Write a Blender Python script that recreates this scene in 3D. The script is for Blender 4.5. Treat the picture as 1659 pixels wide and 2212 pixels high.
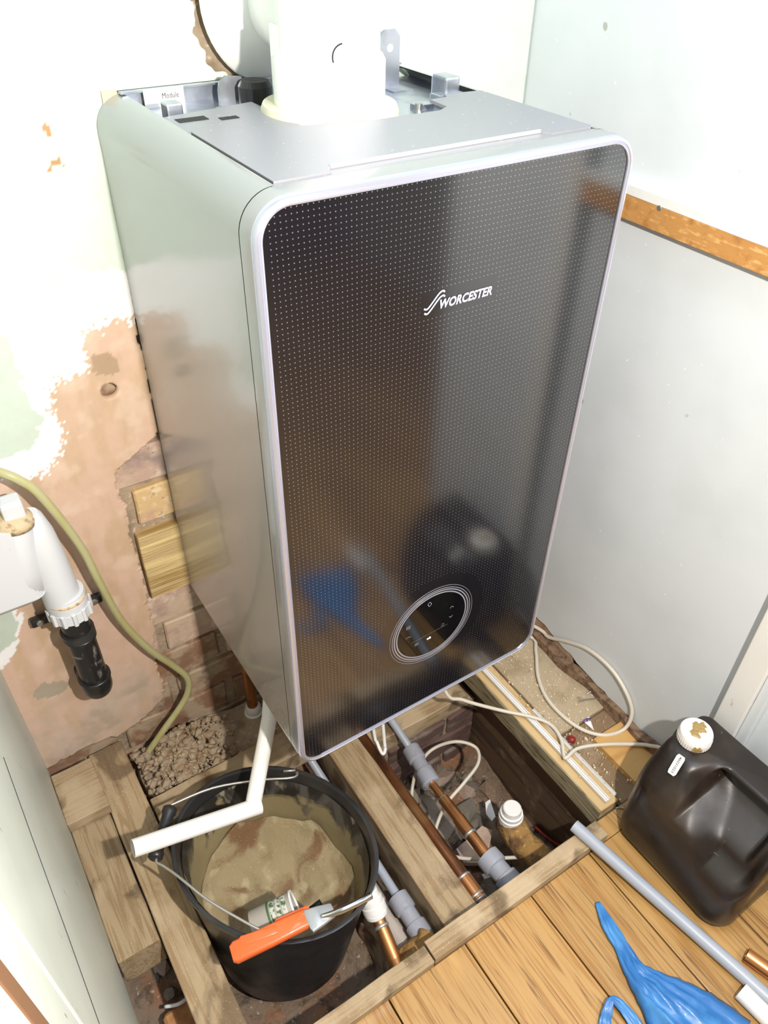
import bpy, bmesh, math, random
import numpy as np
from mathutils import Vector, Matrix, noise as mn

for o in list(bpy.data.objects): bpy.data.objects.remove(o)
SC = bpy.context.scene
COL = SC.collection
rng = random.Random(7)

# ------------------------------------------------------------ camera
CX, CY, F = 829.5, 1106.0, 1667.85
CAM = np.array([-0.25122, -0.98379, 1.27611])
RR = np.array([[0.8384, -0.5448, 0.0178], [0.3383, 0.5457, 0.7667], [0.4274, 0.6367, -0.6418]])
cd = bpy.data.cameras.new('camera')
cam = bpy.data.objects.new('camera', cd); COL.objects.link(cam)
cd.sensor_fit = 'HORIZONTAL'; cd.sensor_width = 36.0; cd.lens = F/1659*36.0
cd.clip_start = 0.01
_r = Vector(RR[0]).normalized(); _f = Vector(RR[2]).normalized(); _u = _r.cross(_f).normalized(); _r = _f.cross(_u).normalized()
cam.matrix_world = Matrix(((_r.x, _u.x, -_f.x, CAM[0]), (_r.y, _u.y, -_f.y, CAM[1]), (_r.z, _u.z, -_f.z, CAM[2]), (0, 0, 0, 1)))
SC.camera = cam

# ------------------------------------------------------------ world, lights, exposure
w = bpy.data.worlds.new('world'); SC.world = w; w.use_nodes = True
w.node_tree.nodes['Background'].inputs[0].default_value = (0.9, 0.95, 1.0, 1)
w.node_tree.nodes['Background'].inputs[1].default_value = 0.5

def area(name, loc, target, size, power, col):
    l = bpy.data.lights.new(name, 'AREA'); l.shape = 'DISK'; l.size = size; l.energy = power; l.color = col
    o = bpy.data.objects.new(name, l); COL.objects.link(o); o.location = loc
    d = Vector(target)-Vector(loc); o.rotation_euler = d.to_track_quat('-Z', 'Y').to_euler()
    return o
area('work_torch', (0.005, -1.16, 1.34), (0.1, -0.2, 0.35), 0.03, 21.5, (1.0, 0.94, 0.86))
area('ceiling_lamp', (0.25, -0.75, 2.25), (0.2, -0.35, 0.0), 0.35, 9.5, (0.70, 0.81, 1.0))
area('room_fill', (0.6, -1.9, 2.2), (0.3, -1.3, 0.0), 0.5, 14.0, (0.88, 0.93, 1.0))  # unseen fill light, added to brighten the room mirrored in the boiler glass

SC.view_settings.view_transform = 'Standard'
SC.view_settings.look = 'None'
SC.view_settings.gamma = 1.0
SC.view_settings.exposure = 0.0
SC.view_settings.use_curve_mapping = False

# ------------------------------------------------------------ helpers
def ray(u, v):
    return RR.T @ np.array([(u-CX)/F, (CY-v)/F, 1.0])
def at(u, v, ax, val):
    d = ray(u, v); t = (val-CAM[ax])/d[ax]; return Vector(CAM+t*d)
def gz(u, v, z): return at(u, v, 2, z)
def gy(u, v, y=0.0): return at(u, v, 1, y)
def gx(u, v, x=0.652): return at(u, v, 0, x)

ORG = {}
def link(o, parent=None, org=None):
    COL.objects.link(o)
    if parent is not None:
        o.parent = parent
        o.location = Vector(org)-ORG[parent]
    else:
        o.location = org
    ORG[o] = Vector(org)
    return o
def obj(name, vf, m, parent=None, org=None, smooth=False, kind=None, mats=None, fm=None, ang=None):
    v, f = vf
    v = [Vector(p) for p in v]
    if org is None:
        if parent is not None: org = ORG[parent]
        else:
            xs = [p.x for p in v]; ys = [p.y for p in v]; zs = [p.z for p in v]
            org = Vector(((min(xs)+max(xs))/2, (min(ys)+max(ys))/2, min(zs)))
    org = Vector(org)
    me = bpy.data.meshes.new(name)
    me.from_pydata([tuple(p-org) for p in v], [], f)
    me.materials.append(m)
    if mats:
        for q in mats: me.materials.append(q)
    if fm:
        for i, p in enumerate(me.polygons): p.material_index = fm[i]
    bm = bmesh.new(); bm.from_mesh(me); bmesh.ops.recalc_face_normals(bm, faces=bm.faces); bm.to_mesh(me); bm.free()
    if smooth or ang:
        for p in me.polygons: p.use_smooth = True
        if ang: me.set_sharp_from_angle(angle=math.radians(ang))
    o = bpy.data.objects.new(name, me)
    link(o, parent, org)
    if kind: o['kind'] = kind
    return o
def tag(o, label=None, cat=None, group=None, kind=None):
    if label: o['label'] = label
    if cat: o['category'] = cat
    if group: o['group'] = group
    if kind: o['kind'] = kind
    return o
def thing(name, label, cat, loc, group=None):
    o = bpy.data.objects.new(name, None); o.empty_display_size = 0.05
    link(o, None, Vector(loc)); return tag(o, label, cat, group)

def merge(*vfs):
    V = []; Fc = []
    for v, f in vfs:
        n = len(V); V += list(v); Fc += [[i+n for i in q] for q in f]
    return V, Fc
def box(a, b, bev=0.0):
    x0, y0, z0 = [min(a[i], b[i]) for i in range(3)]; x1, y1, z1 = [max(a[i], b[i]) for i in range(3)]
    if bev <= 0:
        v = [(x0,y0,z0),(x1,y0,z0),(x1,y1,z0),(x0,y1,z0),(x0,y0,z1),(x1,y0,z1),(x1,y1,z1),(x0,y1,z1)]
        return v, [[0,3,2,1],[4,5,6,7],[0,1,5,4],[1,2,6,5],[2,3,7,6],[3,0,4,7]]
    bm = bmesh.new(); bmesh.ops.create_cube(bm, size=1.0)
    for p in bm.verts:
        p.co = Vector(((x0+x1)/2+p.co.x*(x1-x0), (y0+y1)/2+p.co.y*(y1-y0), (z0+z1)/2+p.co.z*(z1-z0)))
    bmesh.ops.bevel(bm, geom=list(bm.edges), offset=bev, segments=2, affect='EDGES', profile=0.6)
    bm.verts.index_update()
    v = [tuple(p.co) for p in bm.verts]; f = [[q.index for q in fc.verts] for fc in bm.faces]
    bm.free(); return v, f
def rough_box(a, b, n=(2, 8, 2), amp=0.002, bev=0.001, seed=0):
    """box with subdivided, slightly uneven faces (sawn timber, bricks)"""
    bm = bmesh.new(); bmesh.ops.create_cube(bm, size=1.0)
    lo = [min(a[i], b[i]) for i in range(3)]; hi = [max(a[i], b[i]) for i in range(3)]
    for p in bm.verts: p.co = Vector([(lo[i]+hi[i])/2+p.co[i]*(hi[i]-lo[i]) for i in range(3)])
    if bev > 0: bmesh.ops.bevel(bm, geom=list(bm.edges), offset=bev, segments=1, affect='EDGES')
    for ax in range(3):
        for k in range(1, n[ax]):
            co = Vector((0, 0, 0)); co[ax] = lo[ax]+(hi[ax]-lo[ax])*k/n[ax]; no = Vector((0, 0, 0)); no[ax] = 1
            bmesh.ops.bisect_plane(bm, geom=list(bm.verts)+list(bm.edges)+list(bm.faces), plane_co=co, plane_no=no)
    for p in bm.verts:
        p.co += mn.noise_vector(p.co*14+Vector((seed*3.1, 0, 0)))*amp
    bm.verts.index_update()
    r = [tuple(p.co) for p in bm.verts], [[q.index for q in fc.verts] for fc in bm.faces]
    bm.free(); return r
def prism(pts, axis, a, b):
    """polygon pts (2D) extruded along axis between a and b"""
    def mk(p, t):
        if axis == 0: return (t, p[0], p[1])
        if axis == 1: return (p[0], t, p[1])
        return (p[0], p[1], t)
    n = len(pts)
    v = [mk(p, a) for p in pts]+[mk(p, b) for p in pts]
    f = [list(range(n)), list(range(2*n-1, n-1, -1))]+[[i, (i+1) % n, n+(i+1) % n, n+i] for i in range(n)]
    return v, f
def smooth_path(pts, k=6):
    P = [Vector(p) for p in pts]
    if len(P) < 3: return P
    out = []
    for i in range(len(P)-1):
        p0 = P[max(i-1, 0)]; p1 = P[i]; p2 = P[i+1]; p3 = P[min(i+2, len(P)-1)]
        for j in range(k):
            t = j/k
            out.append(0.5*((2*p1)+(-p0+p2)*t+(2*p0-5*p1+4*p2-p3)*t*t+(-p0+3*p1-3*p2+p3)*t**3))
    out.append(P[-1]); return out
def tube(path, r, n=14, cap=True, rs=None, flat=1.0, hollow=0.0, up=None):
    P = [Vector(p) for p in path]
    T = []
    for i in range(len(P)):
        d = P[min(i+1, len(P)-1)]-P[max(i-1, 0)]; T.append(d.normalized())
    a = Vector(up) if up else (Vector((0, 0, 1)) if abs(T[0].z) < .9 else Vector((1, 0, 0)))
    N = (a-T[0]*a.dot(T[0])).normalized(); fr = []
    for i in range(len(P)):
        N = (N-T[i]*N.dot(T[i])).normalized(); fr.append((N, T[i].cross(N)))
    V = []; Fc = []
    for i, p in enumerate(P):
        rr = rs[i] if rs else r
        for k in range(n):
            t = 2*math.pi*k/n; V.append(p+fr[i][0]*math.cos(t)*rr*flat+fr[i][1]*math.sin(t)*rr)
    for i in range(len(P)-1):
        for k in range(n):
            k2 = (k+1) % n; Fc.append([i*n+k, i*n+k2, (i+1)*n+k2, (i+1)*n+k])
    if hollow > 0:
        m = len(V)
        for i, p in enumerate(P):
            rr = (rs[i] if rs else r)-hollow
            for k in range(n):
                t = 2*math.pi*k/n; V.append(p+fr[i][0]*math.cos(t)*rr*flat+fr[i][1]*math.sin(t)*rr)
        for i in range(len(P)-1):
            for k in range(n):
                k2 = (k+1) % n; Fc.append([m+i*n+k, m+(i+1)*n+k, m+(i+1)*n+k2, m+i*n+k2])
        for e in (0, len(P)-1):
            for k in range(n):
                k2 = (k+1) % n; Fc.append([e*n+k, e*n+k2, m+e*n+k2, m+e*n+k])
    elif cap:
        Fc.append(list(range(n))[::-1]); Fc.append([(len(P)-1)*n+k for k in range(n)])
    return V, Fc
def lathe(p0, axis, prof, n=28):
    """prof: (t, r) along axis from p0"""
    p0 = Vector(p0); A = Vector(axis).normalized()
    return tube([p0+A*t+A*(1e-6*i) for i, (t, r) in enumerate(prof)], 0, n=n, rs=[r for t, r in prof]) if False else _lathe(p0, A, prof, n)
def _lathe(p0, A, prof, n):
    a = Vector((0, 0, 1)) if abs(A.z) < .9 else Vector((1, 0, 0))
    N = (a-A*a.dot(A)).normalized(); B = A.cross(N); V = []; Fc = []
    for t, r in prof:
        for k in range(n):
            th = 2*math.pi*k/n; V.append(p0+A*t+(N*math.cos(th)+B*math.sin(th))*r)
    for i in range(len(prof)-1):
        for k in range(n):
            k2 = (k+1) % n; Fc.append([i*n+k, i*n+k2, (i+1)*n+k2, (i+1)*n+k])
    Fc.append(list(range(n))[::-1]); Fc.append([(len(prof)-1)*n+k for k in range(n)])
    return V, Fc
def rr_loop(x0, x1, z0, z1, r, n=8):
    out = []
    for cx, cz, a0 in ((x1-r, z1-r, 0), (x0+r, z1-r, 90), (x0+r, z0+r, 180), (x1-r, z0+r, 270)):
        for k in range(n+1):
            a = math.radians(a0+90*k/n); out.append((cx+r*math.cos(a), cz+r*math.sin(a)))
    return out
def loft(loops, cap0=True, cap1=True, close=False):
    n = len(loops[0]); V = [p for l in loops for p in l]; Fc = []
    m = len(loops)
    for i in range(m if close else m-1):
        j = (i+1) % m
        for k in range(n):
            k2 = (k+1) % n; Fc.append([i*n+k, i*n+k2, j*n+k2, j*n+k])
    if not close:
        if cap0: Fc.append(list(range(n))[::-1])
        if cap1: Fc.append([(m-1)*n+k for k in range(n)])
    return V, Fc

# ------------------------------------------------------------ materials
MC = {}
def mat(name, base, rough=0.6, metal=0.0, mix=(), bump=(), spec=0.5, coat=0.0, rmix=None, emit=None, random_tint=0.0, alpha=None, trans=0.0, attr=None, zgrad=None):
    """mix: (scale vec3, colour, lo, hi, detail) noise layers; bump: (scale vec3, strength, distance)"""
    if name in MC: return MC[name]
    m = bpy.data.materials.new(name); m.use_nodes = True; MC[name] = m
    nt = m.node_tree; b = nt.nodes['Principled BSDF']; L = nt.links
    tc = nt.nodes.new('ShaderNodeTexCoord')
    def noise(sc, det=4.0, dist=0.0, off=0.0):
        mp = nt.nodes.new('ShaderNodeMapping'); mp.inputs['Scale'].default_value = sc if hasattr(sc, '__len__') else (sc, sc, sc)
        mp.inputs['Location'].default_value = (off, off*.7, off*1.3)
        L.new(tc.outputs['Object'], mp.inputs[0])
        nz = nt.nodes.new('ShaderNodeTexNoise'); nz.inputs['Scale'].default_value = 1.0; nz.inputs['Detail'].default_value = det
        nz.inputs['Distortion'].default_value = dist
        L.new(mp.outputs[0], nz.inputs[0]); return nz.outputs[0]
    def ramp(x, lo, hi):
        r = nt.nodes.new('ShaderNodeMapRange'); r.inputs[1].default_value = lo; r.inputs[2].default_value = hi
        if lo > hi: r.inputs[1].default_value, r.inputs[2].default_value, r.inputs[3].default_value, r.inputs[4].default_value = hi, lo, 1.0, 0.0
        r.interpolation_type = 'SMOOTHSTEP'
        L.new(x, r.inputs[0]); return r.outputs[0]
    rgb = nt.nodes.new('ShaderNodeRGB'); rgb.outputs[0].default_value = (*base, 1); col = rgb.outputs[0]
    if attr:
        a = nt.nodes.new('ShaderNodeAttribute'); a.attribute_name = attr; col = a.outputs['Color']
    for i, q in enumerate(mix):
        sc, c, lo, hi = q[:4]; det = q[4] if len(q) > 4 else 5.0; dist = q[5] if len(q) > 5 else 0.0; am = q[6] if len(q) > 6 else 1.0
        fac = ramp(noise(sc, det, dist, i*3.7+len(name)), lo, hi)
        if am != 1.0:
            mm = nt.nodes.new('ShaderNodeMath'); mm.operation = 'MULTIPLY'; mm.inputs[1].default_value = am; L.new(fac, mm.inputs[0]); fac = mm.outputs[0]
        mx = nt.nodes.new('ShaderNodeMix'); mx.data_type = 'RGBA'
        L.new(fac, mx.inputs[0]); L.new(col, mx.inputs[6]); mx.inputs[7].default_value = (*c, 1); col = mx.outputs[2]
    if zgrad:
        z0, z1, zc_, namp = zgrad
        sx_ = nt.nodes.new('ShaderNodeSeparateXYZ'); L.new(tc.outputs['Object'], sx_.inputs[0])
        ma = nt.nodes.new('ShaderNodeMath'); ma.operation = 'MULTIPLY_ADD'; L.new(noise((16, 16, 16), 7, 1.0, 5.5), ma.inputs[0]); ma.inputs[1].default_value = namp; L.new(sx_.outputs[2], ma.inputs[2])
        fz_ = ramp(ma.outputs[0], z1+namp*.5, z0+namp*.5)
        mx = nt.nodes.new('ShaderNodeMix'); mx.data_type = 'RGBA'; L.new(fz_, mx.inputs[0]); L.new(col, mx.inputs[6]); mx.inputs[7].default_value = (*zc_, 1); col = mx.outputs[2]
    if random_tint > 0:
        oi = nt.nodes.new('ShaderNodeObjectInfo'); hs = nt.nodes.new('ShaderNodeHueSaturation')
        mr = nt.nodes.new('ShaderNodeMapRange'); mr.inputs[3].default_value = 1-random_tint; mr.inputs[4].default_value = 1+random_tint
        L.new(oi.outputs['Random'], mr.inputs[0]); L.new(mr.outputs[0], hs.inputs['Value']); L.new(col, hs.inputs['Color']); col = hs.outputs[0]
    L.new(col, b.inputs['Base Color'])
    b.inputs['Roughness'].default_value = rough; b.inputs['Metallic'].default_value = metal
    b.inputs['Specular IOR Level'].default_value = spec; b.inputs['Coat Weight'].default_value = coat; b.inputs['Coat Roughness'].default_value = 0.05
    if rmix:
        sc, lo, hi, r0, r1 = rmix
        n_ = noise(sc, 4.0, 0, 9.1); r = nt.nodes.new('ShaderNodeMapRange'); r.inputs[1].default_value = lo; r.inputs[2].default_value = hi
        r.inputs[3].default_value = r0; r.inputs[4].default_value = r1; L.new(n_, r.inputs[0]); L.new(r.outputs[0], b.inputs['Roughness'])
    if emit: b.inputs['Emission Color'].default_value = (*emit[0], 1); b.inputs['Emission Strength'].default_value = emit[1]
    if trans: b.inputs['Transmission Weight'].default_value = trans
    if alpha is not None: b.inputs['Alpha'].default_value = alpha
    prev = None
    for i, q in enumerate(bump):
        sc, st, di = q[:3]; bp = nt.nodes.new('ShaderNodeBump'); bp.inputs['Strength'].default_value = st; bp.inputs['Distance'].default_value = di
        L.new(noise(sc, q[3] if len(q) > 3 else 5.0, 0, 20+i*5), bp.inputs['Height'])
        if prev: L.new(prev, bp.inputs['Normal'])
        prev = bp.outputs[0]
    if prev: L.new(prev, b.inputs['Normal'])
    return m

OAK = mat('oak_floor', (0.44, 0.255, 0.085), 0.42, mix=[((75, 2.6, 75), (0.34, 0.165, 0.04), .46, .64, 6, 2.2), ((260, 7, 260), (0.16, 0.075, 0.02), .56, .66, 3, 0.8, .85), ((12, 2.5, 12), (0.62, 0.37, 0.13), .5, .7, 3, 0, .7)],
          bump=[((160, 9, 160), .25, .0006)], random_tint=.12, coat=.15)
RAWW = mat('raw_timber', (0.38, 0.28, 0.165), 0.85, mix=[((110, 6, 110), (0.27, 0.175, 0.085), .46, .62, 6, 1.4, .85), ((11, 7, 11), (0.52, 0.40, 0.26), .5, .68, 4, 0, .7), ((9, 9, 9), (0.13, 0.085, 0.045), .51, .62, 7, .8, .85), ((420, 420, 420), (0.62, 0.50, 0.34), .64, .74, 2, 0, .6)],
           bump=[((150, 20, 150), .5, .001), ((60, 60, 60), .4, .0015)], random_tint=.1)
RAWX = mat('raw_timber_cross', (0.38, 0.28, 0.165), 0.85, mix=[((6, 110, 110), (0.27, 0.175, 0.085), .46, .62, 6, 1.4, .85), ((11, 7, 11), (0.52, 0.40, 0.26), .5, .68, 4, 0, .7), ((9, 9, 9), (0.13, 0.085, 0.045), .51, .62, 7, .8, .85), ((420, 420, 420), (0.62, 0.50, 0.34), .64, .74, 2, 0, .6)],
           bump=[((20, 150, 150), .5, .001), ((60, 60, 60), .4, .0015)], random_tint=.1)
OLDW = mat('old_board', (0.44, 0.35, 0.23), 0.9, mix=[((18, 18, 18), (0.33, 0.25, 0.15), .45, .7), ((10, 10, 10), (0.50, 0.38, 0.24), .5, .7), ((180, 180, 180), (0.75, 0.66, 0.5), .64, .72, 2, 0, .9), ((25, 25, 25), (.14, .09, .05), .62, .75)],
           bump=[((90, 90, 90), .5, .001)])
EDGEW = mat('weathered_edge', (0.27, 0.22, 0.13), 0.9, mix=[((20, 20, 160), (0.08, 0.06, 0.03), .5, .68), ((30, 12, 120), (0.42, 0.36, 0.24), .52, .7)], bump=[((30, 12, 160), .9, .002)])
DARKW = mat('stained_timber', (0.13, 0.075, 0.04), 0.9, mix=[((50, 4, 50), (0.06, 0.035, 0.02), .45, .7), ((20, 20, 20), (0.24, 0.16, 0.10), .55, .75)], bump=[((90, 12, 90), .6, .001)])
MDF = mat('brown_fibreboard', (0.52, 0.25, 0.07), 0.85, mix=[((220, 60, 220), (0.70, 0.40, 0.15), .5, .7), ((60, 60, 60), (0.40, 0.17, 0.04), .5, .75)], bump=[((250, 80, 250), .6, .0006)])
PAINTB = mat('wall_paint_blue_grey', (0.70, 0.735, 0.765), 0.45, mix=[((6, 6, 6), (0.65, 0.69, 0.71), .4, .7), ((120, 120, 120), (0.92, 0.93, 0.92), .73, .76, 2), ((90, 25, 25), (0.42, 0.43, 0.40), .74, .78, 2)], bump=[((18, 18, 18), .15, .003), ((250, 250, 250), .05, .0005)])
PAINTL = mat('wall_paint_pale_green', (0.60, 0.64, 0.58), 0.4, mix=[((5, 5, 5), (0.56, 0.60, 0.54), .4, .7), ((140, 140, 30), (0.30, 0.30, 0.26), .72, .75, 2)], bump=[((14, 14, 14), .2, .004)])
TRIMW = mat('white_gloss_paint', (0.80, 0.79, 0.76), 0.35, mix=[((60, 60, 20), (0.6, 0.56, 0.5), .68, .74)], bump=[((30, 30, 30), .2, .002)])
PLAST = mat('plaster_and_paint', (0.7, 0.5, 0.4), 0.8, attr='Col', bump=[((25, 25, 12), .35, .004), ((160, 160, 160), .3, .0012)])
BRICKM = {
 'y': mat('yellow_stock_brick', (0.62, 0.43, 0.22), .9, mix=[((70, 70, 70), (0.75, 0.60, 0.38), .5, .7), ((110, 110, 110), (0.35, 0.22, 0.16), .62, .72), ((18, 18, 18), (0.55, 0.33, 0.25), .55, .75)], bump=[((90, 90, 90), .7, .002)]),
 'p': mat('pink_grey_brick', (0.48, 0.33, 0.26), .9, mix=[((50, 50, 50), (0.62, 0.50, 0.40), .5, .7), ((14, 14, 14), (0.56, 0.42, 0.31), .48, .6), ((20, 20, 20), (0.30, 0.22, 0.20), .52, .72), ((90, 90, 90), (0.20, 0.17, 0.15), .66, .75)], bump=[((90, 90, 90), .7, .002)]),
 'd': mat('grimy_purple_brick', (0.15, 0.09, 0.075), .9, mix=[((14, 40, 40), (0.24, 0.20, 0.16), .5, .68), ((30, 30, 30), (0.08, 0.05, 0.045), .5, .72)], bump=[((60, 60, 60), .9, .003)]),
 'r': mat('brown_red_brick', (0.27, 0.15, 0.09), .9, mix=[((40, 40, 40), (0.38, 0.24, 0.14), .5, .7), ((16, 16, 16), (0.13, 0.08, 0.065), .5, .72), ((22, 22, 22), (0.42, 0.32, 0.22), .45, .60)], bump=[((80, 80, 80), .8, .002)]),
}
MORTAR = mat('old_mortar', (0.40, 0.31, 0.22), .95, mix=[((30, 30, 30), (0.25, 0.19, 0.13), .45, .7), ((120, 120, 120), (0.58, 0.48, 0.36), .58, .72)], bump=[((80, 80, 80), .9, .004), ((250, 250, 250), .5, .001)])
EARTH = mat('damp_rubble_earth', (0.21, 0.15, 0.105), .95, mix=[((11, 11, 11), (0.27, 0.13, 0.07), .5, .66), ((40, 40, 40), (0.07, 0.05, 0.035), .48, .7), ((120, 120, 120), (0.44, 0.37, 0.28), .62, .72)], bump=[((50, 50, 50), 1.0, .008), ((200, 200, 200), .6, .002)])
STONE = mat('grey_rubble', (0.34, 0.29, 0.23), .95, mix=[((40, 40, 40), (0.38, 0.33, 0.27), .45, .7), ((25, 25, 25), (0.22, 0.11, 0.06), .55, .75)], bump=[((90, 90, 90), .8, .002)], random_tint=.35)
SANDY = mat('crumbled_mortar', (0.40, 0.31, 0.21), .95, mix=[((50, 50, 50), (0.30, 0.2, 0.12), .45, .7), ((200, 200, 200), (0.66, 0.52, 0.36), .6, .72)], bump=[((120, 120, 120), .9, .002)], random_tint=.2)
COPPER = mat('tarnished_copper', (0.30, 0.12, 0.05), .38, .85, mix=[((40, 10, 40), (0.13, 0.06, 0.035), .45, .7), ((14, 8, 14), (0.46, 0.24, 0.10), .55, .75)], bump=[((60, 60, 60), .1, .001)])
COPPERB = mat('bright_copper', (0.62, 0.28, 0.11), .32, .9, mix=[((30, 14, 30), (0.36, 0.15, 0.06), .5, .72), ((10, 10, 10), (0.66, 0.46, 0.18), .58, .75)])
SOLDER = mat('solder', (0.55, 0.55, 0.54), .4, .8)
GREYP = mat('grey_plastic', (0.34, 0.35, 0.40), .35, mix=[((40, 40, 40), (0.29, 0.30, 0.34), .5, .7)])
GREYL = mat('light_grey_plastic_pipe', (0.38, 0.41, 0.47), .38, mix=[((25, 4, 25), (0.33, 0.36, 0.41), .45, .7)])
WHITEP = mat('white_plastic', (0.82, 0.80, 0.77), .35)
WHITEG = mat('grubby_white_plastic', (0.62, 0.63, 0.65), .4, mix=[((60, 60, 60), (0.35, 0.30, 0.22), .68, .76), ((12, 12, 12), (0.7, 0.66, 0.58), .55, .75)])
DIRTR = mat('dirty_sealant', (0.55, 0.42, 0.26), .8, mix=[((120, 120, 120), (0.3, 0.22, 0.13), .5, .7)], bump=[((150, 150, 150), .7, .002)])
FLUEW = mat('white_flue_enamel', (0.90, 0.90, 0.88), .35)
FLUEC = mat('cream_seal', (0.72, 0.69, 0.52), .5)
CABLE = mat('off_white_cable', (0.66, 0.60, 0.50), .45)
CABLEW = mat('white_cable', (0.80, 0.80, 0.78), .4)
BLACKP = mat('black_plastic', (0.018, 0.018, 0.02), .32, mix=[((12, 12, 12), (0.035, 0.032, 0.03), .5, .7)], rmix=((20, 20, 20), .4, .65, .28, .5))
BLACKD = mat('dusty_black_plastic', (0.015, 0.014, 0.014), .3, mix=[((60, 60, 20), (0.30, 0.26, 0.22), .60, .72), ((25, 25, 60), (0.16, 0.13, 0.11), .6, .7)])
JERRY = mat('black_jerrycan_plastic', (0.016, 0.011, 0.009), .30, mix=[((9, 9, 9), (0.05, 0.035, 0.025), .5, .75), ((70, 70, 30), (0.16, 0.14, 0.13), .69, .78, 6, 1.0, .7)], rmix=((14, 14, 14), .35, .65, .24, .46), bump=[((16, 16, 16), .12, .004)])
RESID = mat('bucket_residue', (0.015, 0.014, 0.013), .5, mix=[((13, 13, 5), (0.09, 0.08, 0.07), .50, .66, 8, 1.2), ((26, 26, 10), (0.30, 0.26, 0.18), .60, .66, 6, .8, .8)], zgrad=(.172, .196, (0.25, 0.20, 0.105), .17), bump=[((40, 40, 20), .6, .003)])
SAND = mat('wet_sand', (0.29, 0.225, 0.12), .85, mix=[((12, 12, 12), (0.17, 0.09, 0.04), .46, .62, 6, 1.0), ((30, 30, 30), (0.40, 0.33, 0.19), .52, .7), ((400, 400, 400), (0.55, 0.47, 0.33), .66, .72)], bump=[((40, 40, 40), .8, .006), ((200, 200, 200), .5, .001)])
WIRE = mat('galvanised_wire', (0.62, 0.60, 0.56), .35, .8)
CHROME = mat('chrome', (0.7, 0.7, 0.7), .12, 1.0)
ORANGE = mat('orange_enamel', (0.90, 0.145, 0.035), .35, coat=.3)
TOOLG = mat('grey_tool_metal', (0.45, 0.47, 0.49), .35, .5)
GALV = mat('galvanised_steel', (0.55, 0.58, 0.64), .33, .85, mix=[((30, 30, 30), (0.42, 0.45, 0.52), .45, .65)])
CASE = mat('silver_grey_casing', (0.34, 0.345, 0.35), .24, .30, spec=.6, coat=.35)
CASET = mat('silver_grey_top', (0.31, 0.31, 0.335), .38, .2, mix=[((300, 300, 300), (0.8, 0.78, 0.72), .76, .78, 1)])
SILV = mat('satin_silver_trim', (0.62, 0.63, 0.75), .26, .75)
BLKGL = mat('black_gloss_display', (0.004, 0.004, 0.005), .04, spec=.6)
RINGM = mat('display_ring', (0.36, 0.36, 0.42), .35, .3)
PRINT = mat('printed_silver_grey', (0.42, 0.42, 0.52), .4)
PRINTD = mat('printed_dim_icon', (0.30, 0.30, 0.32), .4)
LIT = mat('backlit_white', (1, 1, 1), .4, emit=((1, 1, 1), 1.5))
DARK = mat('dark_gap', (0.012, 0.012, 0.014), .7)
LABELW = mat('white_label', (0.85, 0.83, 0.80), .5)
INK = mat('black_ink', (0.02, 0.02, 0.02), .6)
PURPLE = mat('purple_print', (0.10, 0.06, 0.24), .5)
GREENP = mat('green_print', (0.05, 0.13, 0.05), .5)
REDB = mat('dark_red_plastic', (0.25, 0.02, 0.015), .3)
HOSE = mat('yellowed_clear_hose', (0.44, 0.42, 0.22), .22, mix=[((30, 30, 8), (0.40, 0.37, 0.15), .45, .7)], coat=.4)
BLUE = mat('blue_polythene', (0.03, 0.165, 0.45), .4, mix=[((30, 30, 30), (0.06, 0.25, 0.56), .45, .7), ((60, 60, 60), (0.02, 0.14, 0.45), .6, .75)], coat=.1)
LAG = mat('brown_pipe_felt', (0.34, 0.19, 0.06), .95, mix=[((40, 40, 40), (0.15, 0.075, 0.03), .45, .65), ((80, 80, 80), (0.50, 0.33, 0.12), .55, .72)], bump=[((150, 150, 150), 1.0, .004)])
ZINC = mat('zinc_screw', (0.5, 0.5, 0.5), .35, .9)
CREAM = mat('cream_room_paint', (0.60, 0.57, 0.52), .7)
DOORB = mat('brown_door', (0.20, 0.10, 0.05), .5)
CAPW = mat('white_cap', (0.86, 0.84, 0.80), .35)
GOLDM = mat('dried_brown_paint', (0.32, 0.22, 0.075), .45, bump=[((90, 90, 90), .9, .003)])

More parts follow.
